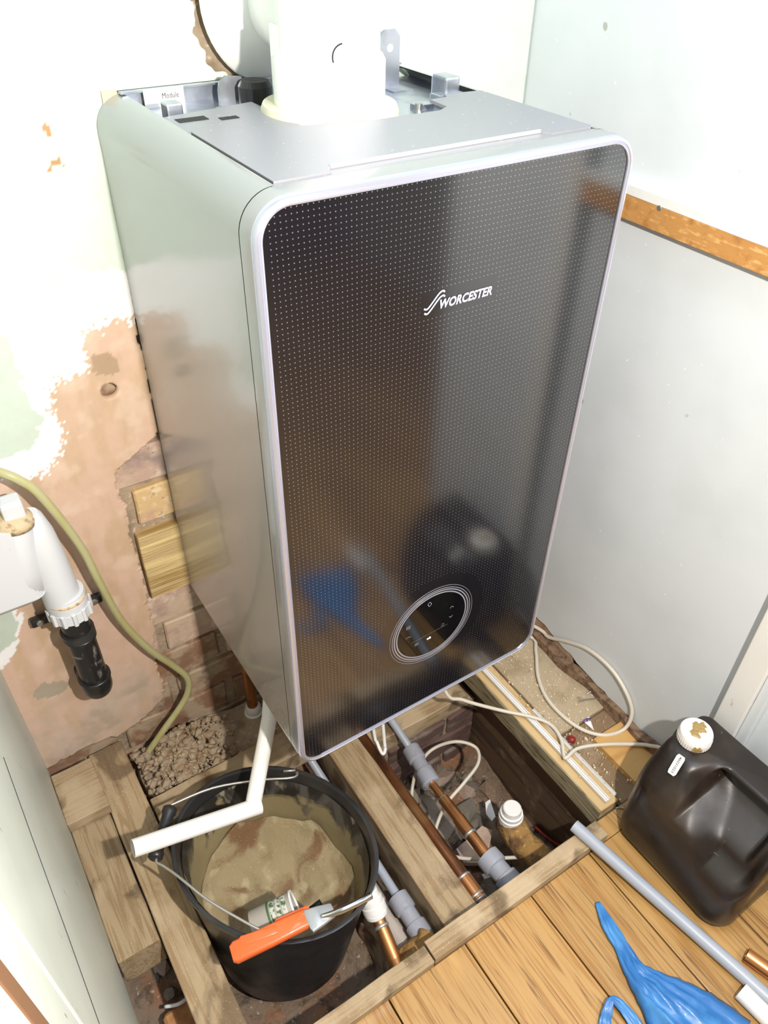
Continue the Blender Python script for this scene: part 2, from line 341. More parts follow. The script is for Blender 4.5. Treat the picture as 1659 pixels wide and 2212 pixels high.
# glass with printed dots
def glass_mat():
    m = bpy.data.materials.new('black_glass_with_dots'); m.use_nodes = True; nt = m.node_tree; L = nt.links
    b = nt.nodes['Principled BSDF']; tc = nt.nodes.new('ShaderNodeTexCoord'); sp = nt.nodes.new('ShaderNodeSeparateXYZ'); L.new(tc.outputs['Object'], sp.inputs[0])
    def M(op, a, c=None, d=None):
        n = nt.nodes.new('ShaderNodeMath'); n.operation = op
        for i, q in enumerate((a, c, d)):
            if q is None: continue
            if isinstance(q, (int, float)): n.inputs[i].default_value = q
            else: L.new(q, n.inputs[i])
        return n.outputs[0]
    x, z = sp.outputs[0], sp.outputs[2]
    P = 0.0052
    def fr(v, o): return M('SUBTRACT', M('FRACT', M('ADD', M('DIVIDE', M('SUBTRACT', v, o), P), 0.5)), 0.5)
    fx, fz = fr(x, 0.0318), fr(z, 1.0623)
    d2 = M('ADD', M('MULTIPLY', fx, fx), M('MULTIPLY', fz, fz))
    dot = M('LESS_THAN', d2, 0.115**2)
    dx, dz = M('SUBTRACT', x, 0.221), M('SUBTRACT', z, 0.449)
    out = M('GREATER_THAN', M('ADD', M('MULTIPLY', dx, dx), M('MULTIPLY', dz, dz)), 0.092**2)
    inlogo = M('MULTIPLY', M('MULTIPLY', M('GREATER_THAN', x, 0.172), M('LESS_THAN', x, 0.268)), M('MULTIPLY', M('GREATER_THAN', z, 0.929), M('LESS_THAN', z, 0.957)))
    edge = M('MULTIPLY', M('MULTIPLY', M('GREATER_THAN', x, 0.012), M('LESS_THAN', x, 0.428)), M('MULTIPLY', M('GREATER_THAN', z, 0.284), M('LESS_THAN', z, 1.0645)))
    fac = M('MULTIPLY', M('MULTIPLY', dot, out), M('MULTIPLY', edge, M('SUBTRACT', 1.0, inlogo)))
    mx = nt.nodes.new('ShaderNodeMix'); mx.data_type = 'RGBA'; L.new(fac, mx.inputs[0])
    mx.inputs[6].default_value = (0.007, 0.007, 0.010, 1); mx.inputs[7].default_value = (0.13, 0.13, 0.145, 1); L.new(mx.outputs[2], b.inputs['Base Color'])
    b.inputs['Roughness'].default_value = 0.12; b.inputs['IOR'].default_value = 2.1
    return m
GLASS = glass_mat()
WX = 0.652; WL = -0.323

# ============================================================ STRUCTURE
S = lambda name, vf, m, **k: obj(name, vf, m, kind='structure', org=(0, 0, 0), **k)

# ---- back wall: plaster sheet (painted/filled patches) in front of brick courses
def poly_in(px, pz, poly):
    inside = np.zeros(px.shape, bool); n = len(poly); j = n-1
    for i in range(n):
        xi, zi = poly[i]; xj, zj = poly[j]
        c = ((zi > pz) != (zj > pz)) & (px < (xj-xi)*(pz-zi)/((zj-zi) if zj != zi else 1e-9)+xi)
        inside ^= c; j = i
    return inside
def wp(pts): return [(gy(u, v).x, gy(u, v).z) for u, v in pts]
def vnoise(X, Z, s, seed):
    r = np.random.RandomState(seed); G = r.rand(256, 256)
    def samp(x, z):
        xi = np.floor(x).astype(int); zi = np.floor(z).astype(int); fx = x-xi; fz = z-zi
        fx = fx*fx*(3-2*fx); fz = fz*fz*(3-2*fz)
        a = G[xi % 256, zi % 256]; b_ = G[(xi+1) % 256, zi % 256]; c = G[xi % 256, (zi+1) % 256]; d = G[(xi+1) % 256, (zi+1) % 256]
        return a*(1-fx)*(1-fz)+b_*fx*(1-fz)+c*(1-fx)*fz+d*fx*fz
    o = 0; amp = 1; t = 0
    for k in range(4):
        o = o+amp*samp(X*s*2**k+k*13+50, Z*s*2**k+k*7+50); t += amp; amp *= .55
    return o/t
def build_back_wall():
    st = 0.003
    xs = np.arange(WL-0.02, WX+0.001, st); zs = np.arange(-0.06, 1.62, st)
    X, Z = np.meshgrid(xs, zs, indexing='ij')
    jx = (vnoise(X, Z, 22, 1)-.5)*.022; jz = (vnoise(X, Z, 22, 2)-.5)*.022
    fx_ = (vnoise(X, Z, 110, 3)-.5)*.016; fz_ = (vnoise(X, Z, 110, 4)-.5)*.016
    A, B = X+jx+fx_, Z+jz+fz_
    plaster = np.array([0.62, 0.43, 0.32]); tan = np.array([0.52, 0.36, 0.22]); lp = np.array([0.72, 0.55, 0.43])
    C = np.ones(X.shape+(3,))*plaster
    n1 = vnoise(X*3.0, Z*.7, 16, 5)[..., None]; n2 = vnoise(X, Z, 30, 6)[..., None]; n3 = vnoise(X, Z, 12, 7)[..., None]
    k = np.clip((n1-.42)*5, 0, 1); C = C*(1-k*.6)+tan*k*.6
    k = np.clip((n2-.52)*6, 0, 1); C = C*(1-k*.5)+lp*k*.5
    # grey damp bloom low on the plaster
    low = np.clip((0.19-Z)/.10, 0, 1)[..., None]
    k = low*np.clip((n3-.35)*3.5, 0, 1); C = C*(1-k*.6)+np.array([0.50, 0.42, 0.36])*k*.6
    k = low*np.clip((n2-.5)*6, 0, 1); C = C*(1-k*.5)+np.array([0.34, 0.25, 0.17])*k*.5
    green = np.array([0.56, 0.64, 0.55]); white = np.array([0.90, 0.89, 0.88])
    W1 = wp([(-120, 560), (0, 560), (285, 510), (298, 695), (245, 690), (182, 722), (186, 792), (195, 812), (100, 832), (110, 850), (135, 935), (85, 1030), (40, 1035), (-60, 1020), (-60, 700)])
    A1, B1 = A+(vnoise(X, Z, 240, 31)-.5)*.030, B+(vnoise(X, Z, 240, 32)-.5)*.030
    C[poly_in(A1, B1, W1)] = white
    C[B > 0.871+(X+.15)*.05] = np.array([0.60, 0.68, 0.59])
    G2 = wp([(-200, 640), (-10, 690), (20, 730), (62, 850), (105, 915), (85, 955), (0, 1000), (-200, 1100)])
    C[poly_in(A, B, G2)] = green*.97
    W2 = wp([(105, 900), (140, 930), (100, 1015), (70, 1035), (60, 1000)])
    C[poly_in(A1, B1, W2)] = white
    G3 = wp([(-80, 1230), (5, 1250), (30, 1305), (48, 1345), (42, 1385), (0, 1410), (-80, 1420)])
    C[poly_in(A, B, wp([(-80, 1215), (12, 1245), (38, 1300), (55, 1345), (48, 1392), (10, 1445), (-80, 1440)]))] = white*.93
    C[poly_in(A, B, G3)] = green*.9
    # smeared blotch + damp spots
    for (u, v, r, c) in [(228, 780, .018, (0.42, 0.29, 0.19)), (110, 1475, .0, (0.4, .3, .2))]:
        p = gy(u, v); m_ = ((A-p.x)**2+(B-p.z)**2) < r*r; C[m_] = np.array(c)
    p = gy(110, 1490); m_ = (((A-p.x)/.030)**2+((B-p.z)/.020)**2) < 1; C[m_] = np.array([0.40, 0.33, 0.25])
    for (u, v) in [(88, 272), (95, 285), (108, 355), (120, 350)]:
        p = gy(u, v); m_ = ((A-p.x)**2+(B-p.z)**2) < .0045**2; C[m_] = np.array([0.45, 0.25, 0.12])
    C *= (0.94+0.12*vnoise(X, Z, 60, 9))[..., None]
    # holes
    BR = wp([(272, 596), (280, 618), (285, 650), (290, 690), (300, 740), (318, 815), (322, 860), (330, 905), (336, 930), (322, 955), (262, 1005), (246, 1025), (250, 1062), (268, 1100), (280, 1150), (297, 1215), (312, 1290), (328, 1360), (338, 1430), (352, 1478), (350, 1512), (300, 1560), (255, 1588), (180, 1618), (95, 1662)])
    BR = BR+[(-.4, -.01), (-.4, -.3), (.9, -.3), (.9, .86)]
    cut = poly_in(X+jx*.5+fx_*.6, Z+jz*.5+fz_*.6, BR)
    cut &= (X < 0.60) | (Z < 0.02)
    ph = gy(237, 845); dh_ = np.hypot(X-ph.x, Z-ph.z); sn = np.abs(dh_-.0122) < st*.75; X[sn] = ph.x+(X[sn]-ph.x)*.0122/dh_[sn]; Z[sn] = ph.z+(Z[sn]-ph.z)*.0122/dh_[sn]; cut |= ((X-ph.x)**2+(Z-ph.z)**2) < .0123**2
    pc = (0.235, 1.155); rr = np.hypot(X-pc[0], Z-pc[1]); an_ = np.arctan2(Z-pc[1], X-pc[0]); Rn = .106+.003*np.sin(7*an_+1)+.003*np.sin(17*an_)+.0015*np.sin(41*an_); sn = np.abs(rr-Rn) < st*.8; X[sn] = pc[0]+(X[sn]-pc[0])*(Rn/rr)[sn]; Z[sn] = pc[1]+(Z[sn]-pc[1])*(Rn/rr)[sn]; cut |= (rr < Rn) | (sn & (rr < Rn+st*.8))
    nx, nz = X.shape
    keep = ~(cut[:-1, :-1] & cut[1:, :-1] & cut[1:, 1:] & cut[:-1, 1:])
    idx = np.arange(nx*nz).reshape(nx, nz)
    quads = np.stack([idx[:-1, :-1], idx[1:, :-1], idx[1:, 1:], idx[:-1, 1:]], -1)[keep]
    Y = (vnoise(X, Z, 9, 11)-.5)*.004
    edge = np.zeros(X.shape, bool)
    V = np.stack([X, Y, Z], -1).reshape(-1, 3)
    # boundary skirts going back 11 mm
    E = np.concatenate([quads[:, [0, 1]], quads[:, [1, 2]], quads[:, [2, 3]], quads[:, [3, 0]]])
    key = E.min(1).astype(np.int64)*nx*nz+E.max(1); u_, inv, cnt = np.unique(key, return_inverse=True, return_counts=True)
    be = E[cnt[inv] == 1]
    V2 = V.copy(); V2[:, 1] += .011
    N = len(V); sk = np.stack([be[:, 1], be[:, 0], be[:, 0]+N, be[:, 1]+N], -1)
    allV = np.concatenate([V, V2]); allF = np.concatenate([quads, sk])
    used = np.unique(allF); re = -np.ones(len(allV), int); re[used] = np.arange(len(used))
    me = bpy.data.meshes.new('wall_back'); me.from_pydata(allV[used].tolist(), [], re[allF].tolist())
    cc = np.concatenate([C.reshape(-1, 3), np.ones((N, 3))*np.array([0.50, 0.34, 0.22])])[used]
    ca = me.color_attributes.new('Col', 'FLOAT_COLOR', 'POINT')
    ca.data.foreach_set('color', np.concatenate([cc, np.ones((len(cc), 1))], 1).astype(np.float32).ravel())
    me.materials.append(PLAST)
    for p in me.polygons: p.use_smooth = True
    o = bpy.data.objects.new('wall_back', me); link(o, None, (0, 0, 0)); o['kind'] = 'structure'
    return o
wall_back = build_back_wall()
ph_ = gy(237, 845); obj('drill_hole', _lathe(Vector((ph_.x, .0155, ph_.z)), Vector((0, -1, 0)), [(0, .016), (.002, .016)], 24), BRICKM['r'], wall_back)
obj('mortar_bed', box((WL-.03, 0.016, -0.5), (WX+.03, 0.10, 2.4)), MORTAR, wall_back)
obj('upper_wall', box((WL-.02, 0.0, 1.612), (WX+.01, .012, 2.4)), mat('upper_paint', (0.60, 0.68, 0.59), .7), wall_back)
# bricks behind the broken plaster
bz = -0.305; row = 0
while bz < 0.66:
    h = 0.066
    off = -0.02 if row % 2 else -0.128
    x = WL+off-.06
    while x < WX:
        L_ = 0.215
        if x+L_ > WL-0.01 and x < WX:
            a, b_ = max(x, WL-.01), min(x+L_, WX)
            # gap for the timber pad set in the wall
            segs = [(a, b_)]
            if 0.29 < bz+h/2 < 0.45:
                segs = []
                if a < -0.082: segs.append((a, min(b_, -0.082)))
                if b_ > 0.12: segs.append((max(a, 0.12), b_))
            for s0, s1 in segs:
                if s1-s0 < .02: continue
                yf = 0.003+rng.random()*.006
                if bz > .505: key = 'p'
                elif bz > .42 and s0 < 0.0 < s1: key = 'y'
                elif bz > .1: key = 'p'
                elif bz > -.05: key = rng.choice('prr')
                else: key = 'r'
                obj('brick', rough_box((s0+.004, yf, bz), (s1-.004, .05, bz+h), (6, 1, 3), .0035, .003, seed=row+s0), BRICKM[key], wall_back, smooth=False)
        x += L_+.01
    bz += h+.0105; row += 1
# timber pad
pad = obj('timber_pad', rough_box((-0.068, -0.004, 0.302), (0.11, 0.05, 0.440), (8, 1, 6), .0012, .0015, 3), mat('split_timber', (0.54, 0.39, 0.19), .8, mix=[((8, 60, 160), (0.38, 0.24, 0.08), .5, .66), ((5, 30, 60), (0.72, 0.55, 0.26), .5, .7)], bump=[((8, 60, 200), 1.0, .003)]))
tag(pad, 'rough-sawn yellow timber block set into the brickwork beside the boiler', 'timber block')

# ---- right wall with ragged lower edge
ys = [0.02]+[-0.02*i for i in range(0, 50)]
zz = []
for y in ys:
    b = np.interp(-y, [0, .23, .31, .43, .55, .62, 1.0], [.075, .052, .038, .022, .004, -.02, -.02])
    zz.append(b+mn.noise(Vector((y*40, 3, 1)))*.008)
pts = [(ys[i], zz[i]) for i in range(len(ys))]+[(ys[-1], 2.4), (ys[0], 2.4)]
wall_right = S('wall_right', prism(pts, 0, WX, WX+.012), PAINTB)
obj('backing', box((WX+.013, 0.03, -.4), (WX+.06, -1.0, 2.4)), DARKW, wall_right)
trim_ledge = S('trim_1', merge(box((WX-.018, 0.0, .902), (WX, -.66, .934), .001)), MDF)
obj('painted_top', rough_box((WX-.0185, 0.0, .934), (WX, -.66, .948), (1, 12, 1), .001, .001, 2), TRIMW, trim_ledge)
p = gx(1424, 449, WX-.018)
sc_ = obj('screw', _lathe(Vector((WX-.0175, p.y, p.z)), Vector((-1, 0, 0)), [(0, .0042), (.0006, .0042), (.0014, .003)], 16), ZINC, trim_ledge, smooth=False)
trim_post = S('trim_2', box((WX-.020, -.655, -.02), (WX, -.695, 2.4), .002), TRIMW)
obj('bead', box((WX-.012, -.695, -.02), (WX, -.712, 2.4), .003), PAINTB, trim_post)

obj('plaster_patch', rough_box((WX+.0125, -.05, -.03), (WX+.004, -.345, .085), (1, 12, 5), .003, .001, 44), mat('bare_pink_plaster', (0.52, 0.35, 0.24), .9, mix=[((30, 30, 30), (0.36, 0.23, 0.14), .48, .66)], bump=[((60, 60, 60), .6, .003)]), wall_right)

# ---- left wall panel and casing
wall_left = S('wall_left', box((WL, 0.01, -.035), (WL-.02, -.712, 2.4), .0015), PAINTL)
trim_l = S('trim_3', merge(box((WL+.0035, -.712, -.03), (WL-.02, -.80, 2.4), .004)), PAINTL)
obj('white_edge', box((WL+.004, -.7135, .0), (WL-.002, -.722, 2.4), .002), TRIMW, trim_l)
obj('bare_wood', box((WL+.0045, -.768, .5), (WL, -.785, .93), .001), DOORB, trim_l)
# hairline joint in the left panel
q0, q1 = gx(7, 1636, WL), gx(214, 2212, WL)
obj('panel_joint', tube([q0, q0.lerp(q1, .3)+Vector((0, 0, .002)), q0.lerp(q1, .7)+Vector((0, 0, -.002)), q1], .0007, 6), DARK, wall_left)

# ---- oak floor: planks running away from the back wall
floor = S('floor', box((-.9, -.668, -.024), (1.5, -2.7, -.019)), DARKW)
seams = [-.9, -.76, -.62, -.48, -.343, -.276, -.139, -.003, .1385, .2735, .403, .535, .665, .80, .94, 1.08, 1.22, 1.36, 1.5]
for i in range(len(seams)-1):
    y0 = -.655 if seams[i] < .40 else -.655
    if i == 4: continue
    ends = [y0, y0-.9-.25*((i*37) % 5)/5, -2.7]
    for k in range(2):
        obj('floor_plank', box((seams[i]+.0012, ends[k]-.001, -.019), (seams[i+1]-.0012, ends[k+1]+.001, 0.0), .0012), OAK, floor)
obj('floor_plank', box((seams[4]+.001, -.656, -.019), (seams[5]-.001, -2.7, 0.0), .0012), OAK, floor)
# narrow oak piece that runs up beside the can
obj('floor_plank', box((.437, -.655, -.019), (.535, -.622, -.0004), .001), OAK, floor)

# ---- room behind the camera (seen only in reflections)
S('ceiling', box((-.95, .1, 2.4), (1.5, -2.75, 2.45)), TRIMW)
S('wall_front', box((-.95, -2.7, -.1), (1.5, -2.75, 2.4)), CREAM)
dr = S('added_door_1', box((.96, -2.66, 0), (1.40, -2.70, 1.98), .004), DOORB)  # unseen dark door, added to put a dark band in the glass reflection
obj('added_door_handle', tube([(1.02, -2.66, 1.0), (1.02, -2.62, 1.0), (1.12, -2.62, 1.0)], .009), CHROME, dr)
S('wall_far_left', box((-.90, -.80, -.1), (-.95, -2.75, 2.4)), CREAM)
S('wall_far_right', box((1.45, -.72, -.1), (1.5, -2.75, 2.4)), CREAM)
S('wall_return_left', box((WL-.02, -.78, 0.0), (-.95, -.81, 2.4)), CREAM)
S('wall_return_right', box((WX+.06, -1.0, 0.0), (1.5, -1.04, 2.4)), CREAM)

# ---- void under the floor
def ground_h(x, y):
    base = -.195 if x < .12 else (-.30 if x > .2 else -.195-.105*(x-.12)/.08)
    h = base+mn.fractal(Vector((x*7, y*7, 1.3)), 1.0, 2.0, 5)*.035
    d = math.hypot(x+.066, y+.42)
    if d < .19: h = min(h, -.175+max(0, d-.14)*.3)
    if x < .12 and y > -.17: h = max(h, -.12+mn.noise(Vector((x*20, y*20, 0)))*.015)
    return h
gxs = np.arange(-.42, .76, .012); gys = np.arange(-.80, .03, .012)
V = [(x, y, ground_h(x, y)) for x in gxs for y in gys]; ny = len(gys)
Fc = [[i*ny+j, (i+1)*ny+j, (i+1)*ny+j+1, i*ny+j+1] for i in range(len(gxs)-1) for j in range(ny-1)]
ground = S('ground', (V, Fc), EARTH, smooth=True)
def stone_mesh(name, m, seed):
    bm = bmesh.new(); bmesh.ops.create_icosphere(bm, subdivisions=1, radius=1.0)
    r = random.Random(seed)
    for v in bm.verts: v.co *= .7+.5*r.random(); v.co.z *= .6
    me = bpy.data.meshes.new(name); bm.to_mesh(me); bm.free(); me.materials.append(m); return me
SM = [stone_mesh('stone', STONE, i) for i in range(5)]+[stone_mesh('stone', BRICKM['r'], 9), stone_mesh('stone', BRICKM['p'], 11)]
for i in range(260):
    x = rng.uniform(-.31, .49) if i % 3 else rng.uniform(.22, .48); y = rng.uniform(-.62, -.26)
    if math.hypot(x+.066, y+.42) < .165: continue
    s = rng.choice((.005, .006, .008, .010, .012, .016, .022, .032)) * (1.0 if x > .2 else 1.2)
    o = bpy.data.objects.new('stone', rng.choice(SM)); link(o, ground, (x, y, ground_h(x, y)+s*.2)); o.scale = (s, s*rng.uniform(.7, 1.3), s)
    o.rotation_euler = (rng.random()*.6, rng.random()*.6, rng.random()*6)
# brick footing under the wall plate in the right bay
foot = S('wall_footing', box((.135, -.232, -.36), (.505, 0.012, -.128)), MORTAR)
for r_ in range(3):
    for c_ in range(3):
        x0 = .12+c_*.155-(r_ % 2)*.07; x1 = x0+.148; x0 = max(x0, .137); x1 = min(x1, .503)
        if x1-x0 < .02: continue
        obj('brick', rough_box((x0, -.240, -.200-r_*.066), (x1, -.2, -.14-r_*.066), (5, 1, 2), .006, .004, r_+c_), BRICKM['d'], foot)
S('wall_void_right', box((.512, -.70, -.40), (.56, 0.0, -.05)), DARKW)

# ============================================================ TIMBERS AND BOARDS
def timber(name, a, b, label, m=RAWW, cat='timber', n=(2, 12, 2), amp=.0018, seed=1):
    return tag(obj(name, rough_box(a, b, n, amp, .0015, seed), m), label, cat)
timber('joist', (-.252, -.72, -.125), (-.190, -.002, -.022), 'long pale floor joist passing left of the black bucket', seed=2)
timber('joist', (.134, -.652, -.115), (.199, -.06, -.022), 'thick floor joist between the bucket and the copper pipes', seed=3)
timber('timber_offcut', (-.322, -.385, -.10), (-.255, -.118, -.024), 'short stained timber length against the left wall panel', cat='timber', seed=4)
timber('timber_offcut', (-.322, -.138, -.02), (-.250, -.028, .006), 'square timber offcut lying across the joists by the left wall', m=RAWX, n=(6, 2, 1), seed=5)
jr = timber('joist', (.478, -.612, -.054), (.520, -.02, -.003), 'right-hand joist edge carrying two white trunking strips', m=mat('fresh_joist', (0.62, 0.44, 0.22), .8, mix=[((50, 5, 50), (0.50, 0.33, 0.15), .5, .7)], bump=[((150, 20, 150), .5, .001)]), seed=6)
e = obj('sawn_face', rough_box((.4745, -.612, -.0545), (.4785, -.02, -.0045), (1, 30, 2), .002, .0005, 9), EDGEW, jr); e['label'] = 'rough grey-green weathered side face'
timber('wall_plate', (-.185, -.205, -.075), (.132, -.145, -.028), 'pale timber plate along the wall behind the bucket', m=RAWX, n=(12, 2, 2), seed=7)
timber('wall_plate', (.205, -.238, -.128), (.474, -.186, -.085), 'dusty timber plate at the back of the pipe bay', m=RAWX, n=(12, 2, 2), seed=8)
nb = tag(obj('edge_batten', rough_box((-.30, -.656, -.022), (.080, -.628, .016), (16, 1, 1), .0015, .001, 11), RAWX), 'worn batten strip edging the oak floor nearest the bucket', 'batten')
nb2 = tag(obj('edge_batten', rough_box((.082, -.655, -.022), (.445, -.624, .018), (16, 1, 1), .0012, .001, 12), RAWX), 'clean batten strip edging the oak floor at the pipe bay', 'batten')
# boards on the right hand side
timber('chipboard_panel', (.524, -.455, -.020), (.650, -.01, -.001), 'dusty chipboard square in the corner under the boiler', m=OLDW, seed=13, amp=.001)
timber('floorboard', (.522, -.62, -.022), (.650, -.458, -.006), 'dark dirty old floorboard in front of the chipboard square', m=mat('dirty_board', (0.24, 0.155, 0.085), .9, mix=[((14, 14, 14), (0.36, 0.27, 0.18), .5, .7), ((160, 160, 160), (0.7, 0.6, 0.45), .66, .73)], bump=[((70, 70, 70), .5, .002)]), seed=14, amp=.001)
fb = tag(obj('floorboard', rough_box((.566, -.655, -.006), (.650, -.500, .008), (3, 4, 1), .0005, .001, 15), mat('pine_board', (0.60, 0.35, 0.12), .6, mix=[((6, 60, 60), (0.48, 0.26, 0.08), .5, .7)], random_tint=.05)), 'clean orange pine board piece behind the jerrycan', 'floorboard')
# skirting debris along the right wall foot
sk = obj('broken_plaster_edge', rough_box((.638, -.61, -.006), (.655, -.05, .022), (2, 60, 2), .009, .001, 17), mat('brown_crumbs', (0.24, 0.15, 0.09), .95, mix=[((70, 70, 70), (0.12, 0.07, 0.04), .45, .65), ((60, 60, 60), (0.62, 0.55, 0.5), .64, .70)], bump=[((90, 90, 90), .9, .004)])); tag(sk, 'broken brown plaster crumbs along the foot of the right wall', 'plaster debris', kind='stuff')
# trunking strips
def strip(p0, p1, wd, label):
    d = (p1-p0).normalized(); s = Vector((d.y, -d.x, 0))*wd
    def ex(w0, w1, z0, z1):
        v = [p0+s*w0+Vector((0, 0, z0)), p0+s*w1+Vector((0, 0, z0)), p1+s*w1+Vector((0, 0, z0)), p1+s*w0+Vector((0, 0, z0))]
        v += [q+Vector((0, 0, z1-z0)) for q in v]
        return v, [[0, 3, 2, 1], [4, 5, 6, 7], [0, 1, 5, 4], [1, 2, 6, 5], [2, 3, 7, 6], [3, 0, 4, 7]]
    t = thing('trunking_strip', label, 'trunking', p0, 'white trunking strips on the right joist')
    obj('base', ex(-1, 1, 0.0005, .0025), WHITEP, t); obj('ridge', merge(ex(-1, -.7, .002, .0065), ex(.7, 1, .002, .0065), ex(-.12, .12, .002, .005)), WHITEP, t)
strip(gz(1043, 1446, 0), gz(1312, 1732, 0), .0055, 'wider white plastic trunking strip nearest the open pipe bay')
strip(gz(1150, 1535, -.004), gz(1328, 1720, -.004), .0032, 'narrow white plastic trunking strip nearest the right wall')

# crumbled mortar behind the bucket (uncountable)
cr = []
for i in range(900):
    x = rng.gauss(-.10, .045); y = rng.uniform(-.14, -.02); s = rng.choice((.0015, .002, .002, .003, .003, .004, .004, .006, .009))
    if x < -.178: continue
    z = -.066+.022*math.exp(-((x+.09)/.06)**2)+rng.uniform(-.006, .006)
    bm = bmesh.new(); bmesh.ops.create_icosphere(bm, subdivisions=1, radius=s)
    for v in bm.verts: v.co = v.co*(.7+.6*rng.random())+Vector((x, y, z))
    bm.verts.index_update()
    cr.append(([tuple(v.co) for v in bm.verts], [[q.index for q in f.verts] for f in bm.faces])); bm.free()
tag(obj('mortar_rubble', merge(*cr), SANDY), 'heap of crumbled mortar against the wall behind the bucket', 'rubble', kind='stuff')
tag(obj('mortar_ledge', rough_box((-.335, -.145, -.14), (.12, .012, -.062), (26, 8, 2), .014, .002, 23) if False else rough_box((-.180, -.135, -.14), (.12, .0, -.078), (26, 8, 2), .010, .002, 24), MORTAR), 'uneven mortar ledge along the foot of the wall', 'mortar ledge')
# dust crumbs on the boards
cr = []
for i in range(420):
    x = .56+rng.gauss(0, .035); y = rng.uniform(-.60, -.22); s = abs(rng.gauss(0, .0006))+.0003
    if not .482 < x < .645: continue
    cr.append(box((x-s, y-s, -.001 if y > -.455 else -.005), (x+s, y+s, .001+s)))
tag(obj('sawdust', merge(*cr), mat('sawdust', (0.72, 0.58, 0.38), .9)), 'sawdust crumbs scattered over the boards by the right wall', 'sawdust', kind='stuff')

# ============================================================ BOILER
H0, H1, BD, BR_ = .27, 1.0726, .4086, .036
boiler = thing('boiler', 'wall-hung boiler with black dotted glass front and silver-grey casing', 'boiler', (.22, -.2, H0))
def L3(loop, y): return [(x, y, z) for x, z in loop]
# casing: open channel (sides, bottom, rounded top corners)
def casing():
    full = rr_loop(0, .44, H0, H1, BR_, 10); inn = rr_loop(.0015, .4385, H0+.0015, H1-.0015, BR_-.0015, 10)
    n = len(full)
    # loop order: tr arc (0..10), tl arc (11..21), bl, br ; remove the top straight segment between 10 and 11
    order = list(range(11, n))+list(range(0, 11))
    V = []; Fc = []
    for y in (-.002, -.3825):
        V += [(full[i][0], y, full[i][1]) for i in order]
    for y in (-.002, -.3825):
        V += [(inn[i][0], y, inn[i][1]) for i in order]
    m = len(order)
    for k in range(m-1):
        Fc += [[k, k+1, m+k+1, m+k], [2*m+k+1, 2*m+k, 3*m+k, 3*m+k+1], [k+1, k, 2*m+k, 2*m+k+1]]
    return V, Fc
obj('casing', casing(), CASE, boiler, ang=25)
fr = obj('front_frame', loft([L3(rr_loop(0.0006, .4394, H0+.0006, H1-.0006, BR_, 10), -.3832), L3(rr_loop(0.0, .44, H0, H1, BR_, 10), -.384), L3(rr_loop(0.0, .44, H0, H1, BR_, 10), -.400), L3(rr_loop(.001, .439, H0+.001, H1-.001, BR_-.001, 10), -.4045)]), CASE, boiler, ang=25)
def ring_loops(pr): return [L3(rr_loop(i, .44-i, H0+i, H1-i, BR_-i, 10), y) for i, y in pr]
obj('trim_rim', loft(ring_loops([(.0008, -.4040), (.0008, -.4075), (.0022, -.4102), (.0048, -.4108), (.0060, -.4094), (.0070, -.4108), (.0085, -.4104), (.0088, -.4075)]), False, True), SILV, boiler, ang=40)
gl = obj('glass_panel', loft(ring_loops([(.0086, -.4070), (.0086, -.4088)]), False, True), GLASS, boiler, org=(0, 0, 0))
# display
dc = Vector((.221, -.4090, .449))
def disc(r, y0, y1): return _lathe(Vector((dc.x, y0, dc.z)), Vector((0, -1, 0)), [(0, r), (y0-y1, r)], 72)
disp = obj('display', disc(.0585, -.4080, -.4094), BLKGL, boiler)
def annulus(r0, r1, y):
    n = 96; V = []; Fc = []
    for k in range(n):
        a = 2*math.pi*k/n
        for r, yy in ((r0, y+.0003), (r0, y), (r1, y), (r1, y+.0003)): V.append((dc.x+r*math.cos(a), yy, dc.z+r*math.sin(a)))
    for k in range(n):
        k2 = (k+1) % n
        for j in range(3): Fc.append([k*4+j, k2*4+j, k2*4+j+1, k*4+j+1])
    return V, Fc
for r0, r1 in ((.0592, .0610), (.0634, .0650), (.0672, .0681), (.0716, .0720)):
    obj('ring', annulus(r0, r1, -.4092), RINGM, disp)
def text_mesh(s, size, shear=0.0, off=0.0, sx=1.0, spacing=1.0):
    cu = bpy.data.curves.new('t', 'FONT'); cu.body = s; cu.size = size; cu.shear = shear; cu.offset = off; cu.space_character = spacing; cu.resolution_u = 3
    t = bpy.data.objects.new('t', cu); COL.objects.link(t); bpy.context.view_layer.update()
    me = bpy.data.meshes.new_from_object(t.evaluated_get(bpy.context.evaluated_depsgraph_get()))
    V = [(v.co.x*sx, v.co.y) for v in me.vertices]; Fc = [list(p.vertices) for p in me.polygons]
    bpy.data.objects.remove(t); bpy.data.curves.remove(cu); bpy.data.meshes.remove(me)
    return V, Fc
def put(vf, fn): return [fn(a, b) for a, b in vf[0]], vf[1]
def seg2(pts, w, fn):
    """flat ribbon polyline in 2-D mapped with fn"""
    V = []; Fc = []
    P = [Vector((a, b)) for a, b in pts]
    for i, p_ in enumerate(P):
        d = (P[min(i+1, len(P)-1)]-P[max(i-1, 0)]).normalized(); n_ = Vector((-d.y, d.x))*w/2
        V += [p_+n_, p_-n_]
    for i in range(len(P)-1): Fc.append([2*i, 2*i+1, 2*i+3, 2*i+2])
    return [fn(v.x, v.y) for v in V], Fc
fd = lambda a, b: (a, -.40965, b)
ok = text_mesh('ok', .0072, 0, .0001); obj('ok_key', put(ok, lambda a, b: (.2135+a, -.40965, .4215+b)), LIT, disp)
obj('icon', merge(seg2([(.2515, .4665), (.2545, .4695), (.2575, .4665)], .0007, fd), seg2([(.2515, .449), (.2545, .446), (.2575, .449)], .0007, fd)), PRINT, disp)
